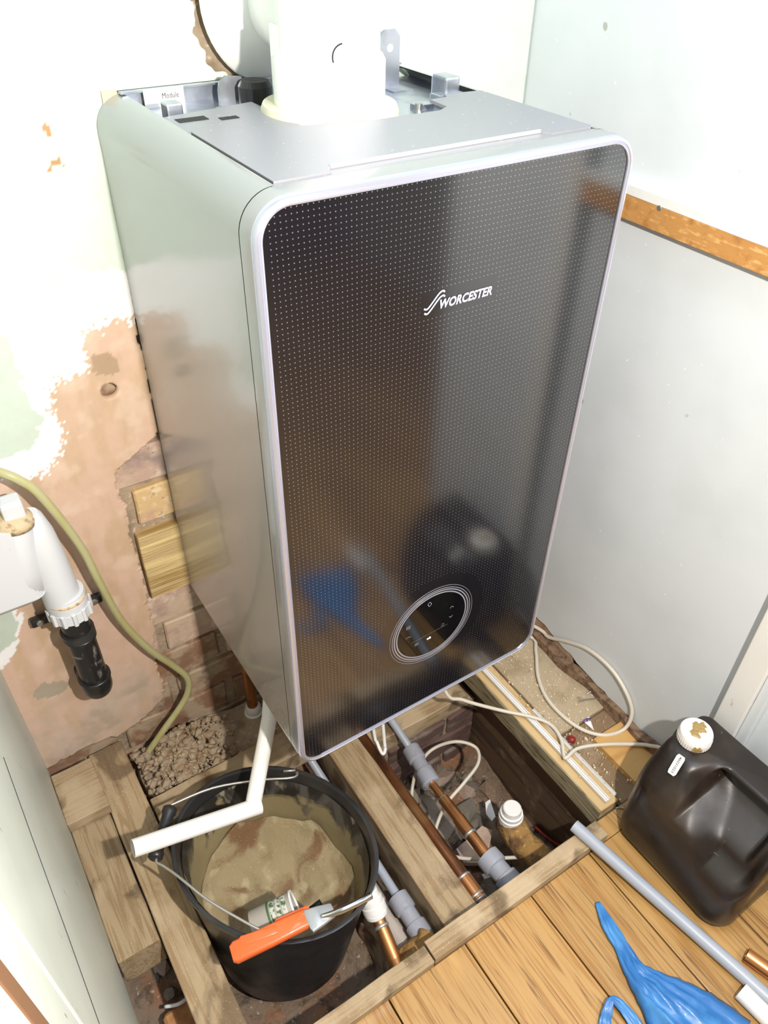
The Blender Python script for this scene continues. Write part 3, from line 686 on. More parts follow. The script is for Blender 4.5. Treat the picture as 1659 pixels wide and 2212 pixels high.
obj('icon', merge(*[seg2([(.1765+i*.0018, .465), (.1765+i*.0018, .4715)], .0006, fd) for i in range(4)], seg2([(.1758, .4705), (.1832, .4705)], .0005, fd), seg2([(.1758, .466), (.1832, .466)], .0005, fd)), PRINTD, disp)
obj('icon', merge(seg2([(.1765, .4455), (.1765, .4475), (.184, .4475), (.184, .4455)], .0006, fd), seg2([(.180, .4475), (.180, .4492)], .0006, fd)), PRINTD, disp)
obj('icon', merge(*[seg2([(.192, .4215+i*.002), (.199, .4215+i*.002)], .0006, fd) for i in range(3)]), PRINTD, disp)
obj('icon', merge(seg2([(.212, .494), (.2105, .497), (.2135, .5005), (.2165, .497), (.2165, .494), (.2135, .4915), (.212, .494)], .0007, fd)), PRINT, disp)
obj('icon', merge(seg2([(.2385, .4405), (.2425, .4405), (.2425, .4365), (.2375, .4365)], .0005, fd)), PRINTD, disp)
obj('icon', seg2([(.187, .4315), (.250, .4345)], .0003, fd), PRINTD, disp)
# logo: two swooshes and lettering
def sw(dx, dz):
    pts = smooth_path([Vector((a+dx, b+dz, 0)) for a, b in ((.1765, .9405), (.1785, .9392), (.1810, .9395), (.1850, .9430), (.1915, .9500), (.1955, .9535), (.1990, .9545), (.2010, .9528))], 5)
    return seg2([(q.x, q.y) for q in pts], .0019, lambda a, b: (a, -.4094, b))
lw = text_mesh('WORCESTER', .0120, .22, .00048, .98, 1.04)
mxx = max(a for a, b in lw[0])
logo = obj('logo', merge(sw(0, 0), sw(0.0006, -.0050), put(lw, lambda a, b: (.1945+a*(.0685/mxx), -.4094, .9362+b*1.08))), PRINT, boiler)
# top cover panel with a finger recess at its front edge
TP = [(.038, -.377), (.093, -.377), (.097, -.366), (.343, -.366), (.349, -.377), (.402, -.377), (.4065, -.372), (.4065, -.19), (.355, -.185), (.350, -.198), (.325, -.2), (.322, -.235), (.305, -.246), (.215, -.246), (.205, -.238), (.15, -.232), (.045, -.196), (.038, -.20)]
top = obj('top_cover', prism(TP, 2, H1-.0022, H1+.0012), CASET, boiler)
bx_ = obj('top_lip', prism([(.034, -.383), (.406, -.383), (.406, -.3785), (.3500, -.3785), (.3445, -.3675), (.0965, -.3675), (.0925, -.3785), (.034, -.3785)], 2, H1-.003, H1-.0003), CASET, boiler)
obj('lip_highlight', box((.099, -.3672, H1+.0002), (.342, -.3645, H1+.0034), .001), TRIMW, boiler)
obj('top_plate', prism([(.036, -.006), (.404, -.006), (.404, -.378), (.036, -.378)], 2, H1-.017, H1-.0155), GALV, boiler)
obj('top_shelf', prism([(.038, -.12), (.15, -.10), (.15, -.23), (.038, -.20)], 2, H1-.004, H1-.0022), CASET, boiler)
obj('slot', box((.046, -.135, H1-.0021), (.078, -.150, H1-.0016)), DARK, boiler); obj('slot', box((.088, -.150, H1-.0021), (.108, -.160, H1-.0016)), DARK, boiler)
rail = obj('rear_rail', merge(box((.03, -.003, H1-.03), (.41, -.006, H1+.003)), box((.03, -.003, H1+.001), (.41, -.016, H1+.003))), GALV, boiler)
brk = obj('bracket', merge(prism([(.352, H1-.016), (.382, H1-.016), (.382, H1+.040), (.375, H1+.048), (.359, H1+.048), (.352, H1+.040)], 1, -.052, -.049), box((.352, -.052, H1-.016), (.382, -.085, H1-.014))), GALV, boiler)
obj('hole', _lathe(Vector((.367, -.0519, H1+.028)), Vector((0, -1, 0)), [(0, .0045), (.0004, .0045)], 16), LABELW, brk)
obj('bracket', merge(prism([(.140, H1-.02), (.178, H1-.02), (.178, H1+.000), (.170, H1+.010), (.150, H1+.012), (.142, H1+.006), (.140, H1-.002)], 1, -.032, -.029), box((.140, -.032, H1-.016), (.19, -.06, H1-.0145))), GALV, boiler)
obj('gasket', _lathe(Vector((.178, -.052, H1-.015)), Vector((0, 0, 1)), [(0, .020), (.018, .020), (.024, .016)], 28), BLACKP, boiler)
obj('clip', merge(box((.376, -.13, H1-.012), (.398, -.16, H1+.012), .003), box((.36, -.15, H1-.012), (.40, -.17, H1-.004), .002)), GALV, boiler)
obj('clip', merge(box((.050, -.085, H1-.012), (.068, -.105, H1+.006), .002)), GALV, boiler)
obj('clip', box((.325, -.16, H1-.016), (.35, -.175, H1-.010), .001), GALV, boiler)
lb = obj('rating_label', box((.055, -.0175, H1-.020), (.103, -.0165, H1+.004)), LABELW, boiler)
tx = text_mesh('Module', .0085); obj('lettering', put(tx, lambda a, b: (.076+a*.8, -.0179, H1-.0070+b)), INK, lb)
for i, (x, y) in enumerate(((.30, -.150), (.325, -.178), (.115, -.09), (.145, -.115))):
    obj('bolt', _lathe(Vector((x, y, H1-.016)), Vector((0, 0, 1)), [(0, .0065), (.002, .0065), (.002, .0045), (.009, .0045), (.010, .003)], 6 if i % 2 == 0 else 14), ZINC, boiler)
obj('side_flange', box((.4065, -.004, H1-.018), (.4385, -.19, H1-.016)), GALV, boiler)
obj('bottom_panel', box((.01, -.01, H0+.006), (.43, -.38, H0+.010)), DARK, boiler)
obj('masking_tape', rough_box((.012, -.002, H1-.012), (.030, -.001, H1+.004), (4, 1, 2), .001, 0, 2), mat('masking_tape', (0.62, 0.55, 0.36), .7), boiler)
# hanging pipe stubs below
# ---- flue
flue = thing('flue', 'white flue turret rising from the boiler and turning into the wall', 'flue', (.213, -.165, H1))
fc = Vector((.213, -.167, 0))
obj('collar_plate', _lathe(Vector((fc.x, fc.y, H1-.014)), Vector((0, 0, 1)), [(0, .076), (.012, .076), (.0175, .0735), (.018, .060)], 56), FLUEC, flue, ang=40)
obj('lower_socket', _lathe(Vector((fc.x, fc.y, H1+.004)), Vector((0, 0, 1)), [(0, .0605), (.042, .0605), (.047, .0575)], 56), FLUEW, flue, ang=40)
obj('turret', tube([Vector((fc.x, fc.y, z)) for z in (H1+.04, H1+.09, H1+.15, H1+.20)]+[Vector((fc.x, fc.y+.008, H1+.225))], .0545, 48), FLUEW, flue, smooth=True, ang=50)
obj('elbow', tube(smooth_path([Vector((fc.x, fc.y, 1.155)), Vector((fc.x+.004, fc.y+.045, 1.155)), Vector((.235, -.05, 1.155)), Vector((.235, .02, 1.155))], 6), .052, 48), FLUEW, flue, smooth=True, ang=50)
obj('wall_seal', _lathe(Vector((.235, -.001, 1.155)), Vector((0, -1, 0)), [(0, .094), (.006, .092), (.020, .072), (.032, .058), (.036, .053)], 56), FLUEW, flue, smooth=True, ang=60)
obj('screw', _lathe(gy(527, 35, -.012), Vector((0, -1, 0)), [(0, .004), (.002, .004), (.003, .002)], 14), ZINC, flue)
ph0 = math.atan2(-.817, -.464)+.27
obj('seam_arc', tube([Vector((fc.x+.0547*math.cos(ph0+.011*math.cos(t_)/.0545), fc.y+.0547*math.sin(ph0+.011*math.cos(t_)/.0545), 1.128+.012*math.sin(t_))) for t_ in [math.radians(95+i_*13) for i_ in range(13)]], .0008, 6), DARK, flue)
obj('inspection_hatch', box((fc.x-.054, fc.y-.006, 1.09), (fc.x-.048, fc.y+.03, 1.15), .002), FLUEW, flue)

# ============================================================ PIPES
def pushfit(p, d, m, name='coupling', r=.019, ln=.075, parent=None):
    prof = [(0, r*.78), (.001, r*.98), (ln*.26, r), (ln*.33, r*.97), (ln*.36, r*.80), (ln*.62, r*.80), (ln*.64, r*.98), (ln*.96, r), (ln, r*.78)]
    return obj(name, _lathe(p, d, prof, 32), m, parent, ang=35)
def stopend(p, d, r, parent):
    return obj('stop_end', _lathe(p, d, [(0, r*.78), (.003, r*.92), (.009, r*.95), (.010, r*.88), (.012, r), (.023, r), (.024, r*.9), (.026, r*.93), (.033, r*.92), (.034, r*.80), (.037, r*.78), (.046, r*.75), (.048, r*.66)], 36), WHITEP, parent, ang=35)
def solder_ring(p, d, r, parent): return obj('solder_joint', _lathe(p, d, [(-.003, r*.98), (-.002, r*1.09), (.002, r*1.09), (.003, r*.98)], 28), SOLDER, parent, smooth=True)

# A: dark copper pipe along the centre joist
zA = -.06; a0 = Vector((.2165, -.19, zA)); a1 = Vector((.2190, -.64, zA)); dA = (a1-a0).normalized()
A_ = thing('copper_pipe', 'long dark tarnished copper pipe lying beside the centre joist', 'pipe', a0)
obj('pipe', tube([a0, a0.lerp(a1, .5), a1], .0135, 28), COPPER, A_, ang=50)
for y in (-.555, -.592, -.60): solder_ring(Vector((.2188, y, zA)), dA, .0136, A_)
obj('joint_sleeve', tube([Vector((.2188, -.557, zA)), Vector((.2189, -.598, zA))], .0147, 28), COPPERB, A_, ang=50)
# B: grey plastic into copper
zB = -.10
def B(u, v, z=zB): return gz(u, v, z)
b0, b1, b2, b3, b4 = B(845, 1556), B(893, 1627), B(931, 1690), B(1060, 1860), B(1125, 1935)
b4 = b3+(b4-b3).normalized()*.11
Bt = thing('heating_pipe', 'grey plastic pipe joined to bright copper by grey push-fit couplings', 'pipe', b1)
b0 = gz(846, 1557, -.062); b00 = b0+(b0-b1)*.9; b00.z = -.055
obj('plastic_pipe', tube([b00, b0, b1], .0078, 20), GREYL, Bt, smooth=True, ang=60)
dB = (b2-b1).normalized(); pushfit(b1-dB*.012, dB, GREYP, r=.0185, ln=.088, parent=Bt)
dB2 = (b3-b2).normalized(); pm = b2.lerp(b3, .22)
obj('copper_length', tube([b2-dB2*.02, pm], .0078, 20), COPPERB, Bt, ang=50)
solder_ring(pm, dB2, .0095, Bt)
obj('copper_length', tube([pm, b3], .0112, 24), COPPERB, Bt, ang=50)
for t in (.06, .20): obj('copper_sleeve', tube([pm+dB2*t*.8, pm+dB2*(t*.8+.035)], .0124, 24), COPPERB, Bt, ang=50); solder_ring(pm+dB2*(t*.8+.036), dB2, .0122, Bt)
dB3 = (b4-b3).normalized()
c_ = pushfit(b3-dB2*.012, dB3, GREYP, r=.0235, ln=.075, parent=Bt)
obj('copper_length', tube([b3+dB3*.05, b4+dB3*.0], .0112, 24), COPPERB, Bt, ang=50)
# C: grey pipe left of the centre joist
zC = -.075
c0, c1, c2 = gz(672, 1640, zC), gz(868, 1948, zC), gz(925, 2040, zC)
c0.x = .112; c1.x = .110; c2.x = .110
Ct = thing('plastic_pipe', 'pale grey plastic pipe running between bucket and centre joist', 'pipe', c1)
obj('pipe', tube([Vector((.112, -.17, zC+.05)), c0, c1], .0078, 20), GREYL, Ct, smooth=True, ang=60)
pushfit(c1-Vector((0, -.012, 0)), Vector((0, -1, 0)), GREYP, r=.0185, ln=.085, parent=Ct)
ob_ = tube([Vector((.086, -.46, -.115)), Vector((.086, -.60, -.115))], .016, 20); tag(obj('old_pipe', ob_, mat('limed_pipe', (0.50, 0.44, 0.38), .8, mix=[((30, 10, 30), (0.36, 0.27, 0.2), .5, .7)]), ang=50), 'dull whitish old pipe beside the bucket under the grey pipe', 'pipe')
lagv = tube(smooth_path([gz(928, 2018, -.055), gz(915, 2040, -.06), gz(885, 2062, -.075), gz(862, 2100, -.09), gz(850, 2130, -.11)], 4), .0175, 16)
lg = tag(obj('pipe_lagging', lagv, LAG, smooth=True), 'brown felt lagging wrapped round a pipe beside the batten', 'pipe lagging')
for v in lg.data.vertices: v.co += mn.noise_vector(v.co*60)*.004
# D: white stop end on copper by the bucket
d0 = gz(805, 1955, -.05); d1 = gz(862, 2092, -.075)
Dt = thing('capped_pipe', 'short copper pipe with white plastic stop end touching the bucket rim', 'pipe', d1)
dd = (d0-d1).normalized(); obj('pipe', tube([d1-dd*.02, d0-dd*.01], .0112, 24), COPPERB, Dt, ang=50); solder_ring(d0-dd*.035, dd, .0115, Dt)
stopend(d0-dd*.018, (dd+Vector((-.1, 0, .9))).normalized(), .0205, Dt)
# E: lagged pipe with white stop end in the right bay
e0 = gz(1103, 1768, -.125); e1 = gz(1125, 1815, -.15); e2 = gz(1200, 1895, -.17)
Et = thing('lagged_pipe', 'felt-lagged pipe with upright white stop end in the pipe bay', 'pipe', e1)
eo = obj('lagging', tube(smooth_path([e0-Vector((0, -.004, .012)), e1, e1.lerp(e2, .5)+Vector((0, 0, .004)), e2, e2+(e2-e1).normalized()*.09], 5), .027, 18), LAG, Et, smooth=True)
for v in eo.data.vertices: v.co += mn.noise_vector(v.co*60)*.006
stopend(e0-Vector((0, 0, .012)), Vector((.02, .06, 1)), .0235, Et)
# F: capped copper at the wall
Ft = thing('capped_pipe', 'upright copper pipe with white stop end at the wall behind bucket', 'pipe', (.07, -.035, -.10))
f0 = gy(546, 1525, -.04)
obj('pipe', tube([Vector((f0.x, -.04, f0.z)), Vector((f0.x, -.04, .12))], .0112, 20), COPPERB, Ft, ang=50)
obj('stop_end', _lathe(Vector((f0.x, -.04, f0.z-.045)), Vector((0, 0, 1)), [(0, .012), (.004, .017), (.018, .017), (.019, .019), (.028, .019), (.030, .016), (.042, .017), (.05, .013)], 28), WHITEP, Ft, ang=35)
# G: white waste pipe from boiler into the bucket
gA = Vector((.075, -.175, .268)); gB = gz(546, 1745, .128); gE = gz(287, 1833, .172)
Gt = thing('waste_pipe', 'white plastic waste pipe elbowed from the boiler over the bucket', 'pipe', gB)
obj('drop_length', tube([gA, gz(582, 1550, .186).lerp(gz(582, 1550, .2), .5), gB+Vector((.003, .004, .003))], .0128, 24), WHITEP, Gt, ang=50)
obj('run_length', tube([gB-(gE-gB).normalized()*.012, gE], .0132, 28, hollow=.002), WHITEP, Gt, ang=50)
obj('joint', _lathe(gB-(gE-gB).normalized()*.014, (gE-gB), [(0, .0125), (.004, .0137), (.006, .0132)], 28), WHITEP, Gt, ang=40)
# H: loose grey pipe on the oak floor
h0 = gz(1240, 1783, .0185); h1 = gz(1590, 2092, .013); h0.z = .032; h1.z = .0118
h2 = h1+(h1-h0)*.35; h2.z = .0118
Ht = tag(obj('loose_pipe', tube([gz(1240, 1783, .030), gz(1590, 2093, .0118), gz(1700, 2192, .0118)], .0108, 28, hollow=.0018), GREYL, ang=50), 'loose mid-grey plastic pipe lying diagonally across the oak floor', 'pipe')
# copper and white offcuts lower right
k0, k1 = gz(1612, 2062, .012), gz(1690, 2118, .012)
tag(obj('copper_offcut', tube([k0, k1], .0112, 24, hollow=.001), COPPERB, ang=50), 'short copper pipe offcut on the floor right of the grey pipe', 'pipe offcut')
k0, k1 = gz(1600, 2140, .0135), gz(1712, 2252, .0135)
tag(obj('plastic_offcut', tube([k0, k1], .0135, 24, hollow=.002), WHITEP, ang=50), 'white plastic pipe offcut at the photo lower right corner', 'pipe offcut')

# ============================================================ CABLES
def zc(u, v, z=.006, x=.645):
    p_ = gz(u, v, z)
    if p_.x > x: p_ = gx(u, v, x)
    return p_
def cable(pts, r, m, label, name='cable', k=8, cat='cable'):
    return tag(obj(name, tube(smooth_path(pts, k), r, 12), m, smooth=True), label, cat)
c1 = [Vector((.36, -.20, .20))]+[gz(960, 1490, .06), gz(1000, 1512, .03), gz(1080, 1534, .012), gz(1150, 1549, .010), gz(1190, 1566, .010), gz(1212, 1597, .010), gz(1218, 1632, .010), gz(1224, 1636, .012), gz(1250, 1616, .014), gz(1310, 1608, .018), zc(1380, 1608, .018, .634), zc(1405, 1611, .018, .632), zc(1430, 1618, .016, .630), zc(1455, 1650, .012, .628)]
cable(c1, .0036, CABLE, 'beige flex crossing the right joist to behind the jerrycan')
c2 = [Vector((.60, -.12, .03)), zc(1160, 1356, .02), zc(1185, 1376), zc(1225, 1386), zc(1272, 1404), zc(1320, 1445), zc(1352, 1495), zc(1365, 1540), zc(1348, 1575, .012), zc(1305, 1588, .008), zc(1258, 1576), zc(1215, 1546), zc(1180, 1506), zc(1162, 1460), zc(1158, 1410), zc(1147, 1376), Vector((.56, -.20, .02))]
cable(c2, .0038, CABLE, 'beige flex in a wide loop on the chipboard by the right wall')
c3 = [gz(868, 1790, -.12), gz(885, 1740, -.10)] ; c3 = [gz(940, 1800, -.14), gz(945, 1778, -.14), gz(965, 1735, -.13), gz(1003, 1690, -.12), gz(1033, 1648, -.12), gz(1028, 1615, -.12), gz(985, 1602, -.11), gz(935, 1618, -.13), gz(904, 1655, -.13), gz(891, 1700, -.14), gz(892, 1740, -.16), gz(915, 1790, -.17), gz(945, 1830, -.18), gz(1000, 1854, -.17), gz(1118, 1852, -.17)]
cable(c3, .0035, CABLE, 'off-white cable looping through the open pipe bay')
lp_ = [Vector((.235, -.16, .27)), gy(812, 1560, -.20), gy(812, 1600, -.215), gy(822, 1625, -.22), gy(829, 1620, -.22), gy(826, 1585, -.21), gy(822, 1560, -.20), Vector((.25, -.16, .27))]
lp_ = [Vector((.232, -.19, .27)), gz(806, 1570, .02), gz(815, 1605, -.01), gz(826, 1628, -.02), gz(832, 1618, -.015), gz(829, 1585, .01), Vector((.262, -.19, .27))]
cable(lp_, .0032, CABLEW, 'bright white twin cable loop hanging under the boiler')
cable([gz(880, 1760, -.03), gz(910, 1820, -.1), gz(938, 1840, -.14), gz(940, 1850, -.15)], .002, CABLEW, 'thin white wire poking out beside the centre joist')
cable([gz(1235, 1700, -.08), gz(1250, 1740, -.12), gz(1280, 1790, -.16)], .004, CABLE, 'pale cable dropping behind the right-hand joist')
cable([gz(1155, 1785, -.22), gz(1190, 1815, -.21), gz(1220, 1832, -.2)], .002, REDB, 'thin dark red wire at the bottom of the pipe bay')

# hose on the left
hp = [(-60, 1000), (0, 1020), (40, 1036), (80, 1063), (130, 1120), (180, 1190), (215, 1258), (262, 1340), (320, 1400), (372, 1436), (403, 1462), (407, 1490), (392, 1523), (350, 1582), (312, 1640), (306, 1680), (316, 1702)]
hy = [-.05, -.05, -.055, -.06, -.06, -.055, -.05, -.04, -.035, -.03, -.03, -.03, -.03, -.035, -.035, -.035, -.035]
cable([gy(u, v, y) for (u, v), y in zip(hp, hy)], .0062, HOSE, 'yellowish clear plastic hose draping down the bare plaster', 'hose', cat='hose')

# ============================================================ WASTE TRAP (left)
tr = thing('waste_trap', 'grubby white twin-barrel waste trap fitted above a black pipe', 'waste trap', (-.20, -.06, .40))
yT = -.062
px_ = -.200
obj('barrel', _lathe(Vector((-.204, yT, .428)), Vector((-.03, 0, 1)), [(0, .027), (.02, .0265), (.09, .0255), (.135, .0225), (.165, .016), (.172, .012)], 36), WHITEG, tr, smooth=True, ang=50)
obj('barrel', _lathe(Vector((-.246, yT-.004, .470)), Vector((.12, 0, 1)), [(0, .020), (.004, .025), (.05, .026), (.12, .0255), (.128, .023)], 36), WHITEG, tr, ang=50)
obj('bowl', loft([[(x, y, z) for x, y in rr_loop(-.335, -.222, yT-.030, yT+.030, .022, 6)] for z in (.475, .60)]), WHITEG, tr, ang=40)
obj('bowl_base', loft([[(x, y, .474-h_*.014) for x, y in rr_loop(-.335+h_*.012, -.222-h_*.012, yT-.030+h_*.012, yT+.030-h_*.012, .018, 6)] for h_ in (0, .6, 1)]), WHITEG, tr, ang=50)
obj('neck_sealant', _lathe(Vector((-.2305, yT-.004, .592)), Vector((.12, 0, 1)), [(0, .0265), (.008, .027), (.016, .022)], 30), DIRTR, tr, smooth=True)
obj('top_plug', box((-.240, yT-.016, .604), (-.212, yT+.012, .632), .005), WHITEG, tr)
nut = []
obj('collar', _lathe(Vector((px_, yT, .418)), Vector((0, 0, 1)), [(0, .0285), (.002, .030), (.014, .030), (.016, .0285), (.026, .028)], 36), WHITEG, tr, ang=35)
obj('collar_sealant', _lathe(Vector((px_, yT, .4165)), Vector((0, 0, 1)), [(0.016, .0295), (.018, .0306), (.021, .0292)], 30), DIRTR, tr, smooth=True)
nv = []
for k in range(12):
    a = 2*math.pi*k/12; c = Vector((px_+.0295*math.cos(a), yT+.0295*math.sin(a), .398)); nv.append(tube([c, c+Vector((0, 0, .022))], .004, 6))
obj('nut', merge(_lathe(Vector((px_, yT, .398)), Vector((0, 0, 1)), [(0, .029), (.001, .030), (.020, .030), (.022, .027)], 36), *nv), WHITEG, tr)
bp = thing('black_waste_pipe', 'dusty black waste pipe clipped upright on the bare plaster', 'pipe', (px_, yT, .22))
obj('pipe', tube([Vector((px_, yT, .405)), Vector((px_+.001, yT, .30)), Vector((px_+.001, yT, .235))], .0215, 32), BLACKD, bp, ang=50)
obj('elbow', tube(smooth_path([Vector((px_+.001, yT, .248)), Vector((px_+.001, yT, .226)), Vector((px_+.001, yT+.012, .212)), Vector((px_+.001, yT+.035, .207)), Vector((px_+.001, yT+.07, .207))], 5), .0245, 32), BLACKD, bp, smooth=True, ang=60)
for z, r in ((.246, .0262), (.345, .0245)):
    obj('ridge', _lathe(Vector((px_+.001, yT, z)), Vector((0, 0, 1)), [(-.003, r-.002), (-.002, r), (.002, r), (.003, r-.002)], 32), BLACKD, bp, smooth=True)
obj('pipe_clip', _lathe(Vector((px_, yT, .350)), Vector((0, 0, 1)), [(0, .0225), (0, .0255), (.012, .0255), (.012, .0225)], 30), BLACKP, bp)
for dx_ in (-.044, .040):
    lug = obj('clip_lug', box((px_+dx_-.014, -.016, .350), (px_+dx_+.014, -.004, .366), .004), BLACKP, bp)
    obj('screw', _lathe(Vector((px_+dx_, -.016, .358)), Vector((0, -1, 0)), [(0, .006), (.0015, .006), (.0025, .003)], 14), ZINC, lug)

# ============================================================ BUCKET
bk = thing('bucket', 'black builders bucket splashed with mortar standing between the joists', 'bucket', (-.066, -.42, -.165))
bc0 = Vector((-.066, -.425, -.158)); bc1 = Vector((-.054, -.402, .085))
def bring(t, da=0.0, n=64):
    """horizontal ring of the bucket at height fraction t, inset da"""
    c = bc0.lerp(bc1, t); a = .116+(.164-.116)*t-da; b = .113+(.132-.113)*t-da; ph = math.radians(123.5)
    out = []
    for k in range(n):
        th = 2*math.pi*k/n; X = a*math.cos(th); Y = b*math.sin(th)
        wob = .003*t*math.sin(3*th+1)
        out.append(Vector((c.x+(X*math.cos(ph)-Y*math.sin(ph))*(1+wob), c.y+(X*math.sin(ph)+Y*math.cos(ph)), c.z)))
    return out
obj('shell', loft([bring(0), bring(.3), bring(.6), bring(.9), bring(.97, -.001), bring(.97, -.006), bring(1.0, -.006), bring(1.003, -.003), bring(1.0, .001), bring(.9, .0045), bring(.5, .0045), bring(.05, .0045)], True, True), BLACKP, bk, ang=45)
rs_ = [bring(t, .0052+(.0015 if t < .9 else 0)) for t in (.10, .2, .35, .5, .65, .8, .92)]
for l in rs_:
    for p_ in l: p_ += mn.noise_vector(p_*35)*.002
rs_o = obj('mortar_residue', loft(rs_, False, False), RESID, bk, smooth=True)
# sand surface
def sandv():
    V = []; Fc = []; n = 48; m = 14; c = bc0.lerp(bc1, .5)
    ring = bring(.5, .0075, n)
    for j in range(m+1):
        for k in range(n):
            p_ = c.lerp(ring[k], j/m) if j else c.copy()
            slope = (p_.x*.10-(p_.y+.42)*-.22)
            p_.z = -.062-.016*(1-j/m)+slope*1.0+mn.fractal(Vector((p_.x*16, p_.y*16, 3)), 1, 2, 4)*.016
            if j > m-4: p_.z += (.0, .006, .016, .034)[j-m+3]*(.6+1.2*mn.noise(Vector((k*.35, 1, 1))))
            V.append(p_)
    for j in range(m):
        for k in range(n):
            k2 = (k+1) % n; Fc.append([j*n+k, (j+1)*n+k, (j+1)*n+k2, j*n+k2])
    return V, Fc
obj('sand', sandv(), SAND, bk, smooth=True, kind='stuff')
# wire bail and grip
ea = bring(1.0, -.004)
def near(u, v, z=.085):
    q = gz(u, v, z); return min(ea, key=lambda p_: (p_-q).length)
e_f = gz(577, 2030, .085); e_b = gz(640, 1672, .085)
w1 = [e_f, gz(566, 2012, .098), gz(530, 1992, .100), gz(450, 1945, .100), gz(385, 1893, .098), gz(352, 1870, .096), gz(338, 1862, .095), gz(340, 1845, .095)]
w2 = [gz(366, 1742, .095), gz(372, 1738, .095), gz(460, 1702, .097), gz(560, 1685, .098), gz(620, 1681, .098), gz(640, 1676, .094), gz(642, 1668, .088), e_b]
bail = obj('wire_bail', merge(tube(smooth_path(w1, 4), .0021, 10), tube(smooth_path(w2, 4), .0021, 10), tube([gz(576, 2030, .088), gz(545, 2022, .088)], .0021, 8), tube([gz(638, 1664, .088), gz(612, 1666, .088)], .0021, 8)), WIRE, bk, smooth=True)
g0, g1 = gz(334, 1856, .095), gz(368, 1744, .095)
gd = (g1-g0).normalized()
obj('grip', _lathe(g0, gd, [(0, .009), (.002, .0115), (.010, .0118), (.014, .0095), ((g1-g0).length-.014, .0095), ((g1-g0).length-.010, .0118), ((g1-g0).length-.002, .0115), ((g1-g0).length, .009)], 22), BLACKP, bail, smooth=True, ang=50)

# tube and card in bucket
cyl = thing('paper_tube', 'open white and green printed tube lying in the bucket', 'tube', gz(600, 1990, .02))
t0, t1 = gz(552, 2010, .045), gz(640, 1965, .060)
td = (t1-t0).normalized()
obj('body', tube([t0, t0+td*.3*(t1-t0).length, t1], .0285, 36, hollow=.0016), mat('tube_card', (0.36, 0.33, 0.28), .6), cyl, ang=50)
for f0_, f1_, m_ in ((.42, .47, GREENP), (.50, .60, LABELW), (.64, .74, LABELW), (.78, .88, LABELW)):
    pr = tube([t0.lerp(t1, f0_), t0.lerp(t1, f1_)], .0288, 36, cap=False); obj('printed_band', pr, m_ if m_ is GREENP else mat('green_white_print', (0.55, 0.55, 0.48), .6, mix=[((160, 160, 160), (.06, .14, .06), .48, .54)]), cyl, ang=50)
obj('rim', tube([t1-td*.0015, t1+td*.0012], .0296, 36, hollow=.003), LABELW, cyl, ang=50)
tag(obj('black_card', [None, None] and (lambda a, b, c, d: ([a, b, c, d, a+Vector((0, 0, -.006)), b+Vector((0, 0, -.006)), c+Vector((0, 0, -.006)), d+Vector((0, 0, -.006))], [[0, 1, 2, 3], [7, 6, 5, 4], [0, 4, 5, 1], [1, 5, 6, 2], [2, 6, 7, 3], [3, 7, 4, 0]]))(gz(640, 1980, .075), gz(690, 1942, .075), gz(698, 1955, .055), gz(690, 1990, .055)), BLACKP), 'black flat plastic piece behind the printed tube in the bucket', 'plastic piece')
# orange pipe cutter on the rim
oc = thing('pipe_cutter', 'orange-handled pipe cutter with curved steel jaw resting on the bucket rim', 'tool', gz(600, 2030, .1))
o0, o1, o2 = gz(500, 2062, .104), gz(600, 2012, .108), gz(672, 1980, .112)
def bar(p0, p1, w0, w1, h, m, name, parent, bev=.002):
    d = (p1-p0).normalized(); s = Vector((-d.y, d.x, 0)).normalized(); L_ = (p1-p0).length
    loops = []
    for t, ww, hh in ((0, w0*.72, h*.75), (.05, w0, h), (.5, (w0+w1)/2*1.05, h), (.96, w1, h), (1, w1*.85, h*.8)):
        c = p0+d*L_*t; loops.append([c+s*x+Vector((0, 0, z)) for x, z in rr_loop(-ww, ww, -hh, hh, min(ww, hh)*.55, 3)])
    return obj(name, loft(loops), m, parent, ang=40)
bar(o0, o2, .0145, .0125, .007, ORANGE, 'handle', oc)
bar(o0+Vector((.016, .006, .0055)), o1+Vector((0, 0, .0055)), .0075, .006, .0035, ORANGE, 'handle_rib', oc)
bar(o1+Vector((.004, .017, -.012)), gz(668, 1962, .098), .004, .004, .005, ORANGE, 'trigger_arm', oc)
bar(gz(664, 1992, .116), gz(720, 1965, .112), .017, .010, .004, TOOLG, 'head_plate', oc)
jp = smooth_path([gz(693, 1980, .118), gz(720, 1973, .119), gz(752, 1960, .120), gz(782, 1945, .120), gz(802, 1934, .119)], 5)
obj('jaw', tube(jp, .0048, 14, rs=[.0030+.0022*min(1, i/8) for i in range(len(jp))]), CHROME, oc, smooth=True)
bar(gz(702, 1967, .10), gz(714, 1963, .10), .003, .003, .003, ORANGE, 'blade_tip', oc)

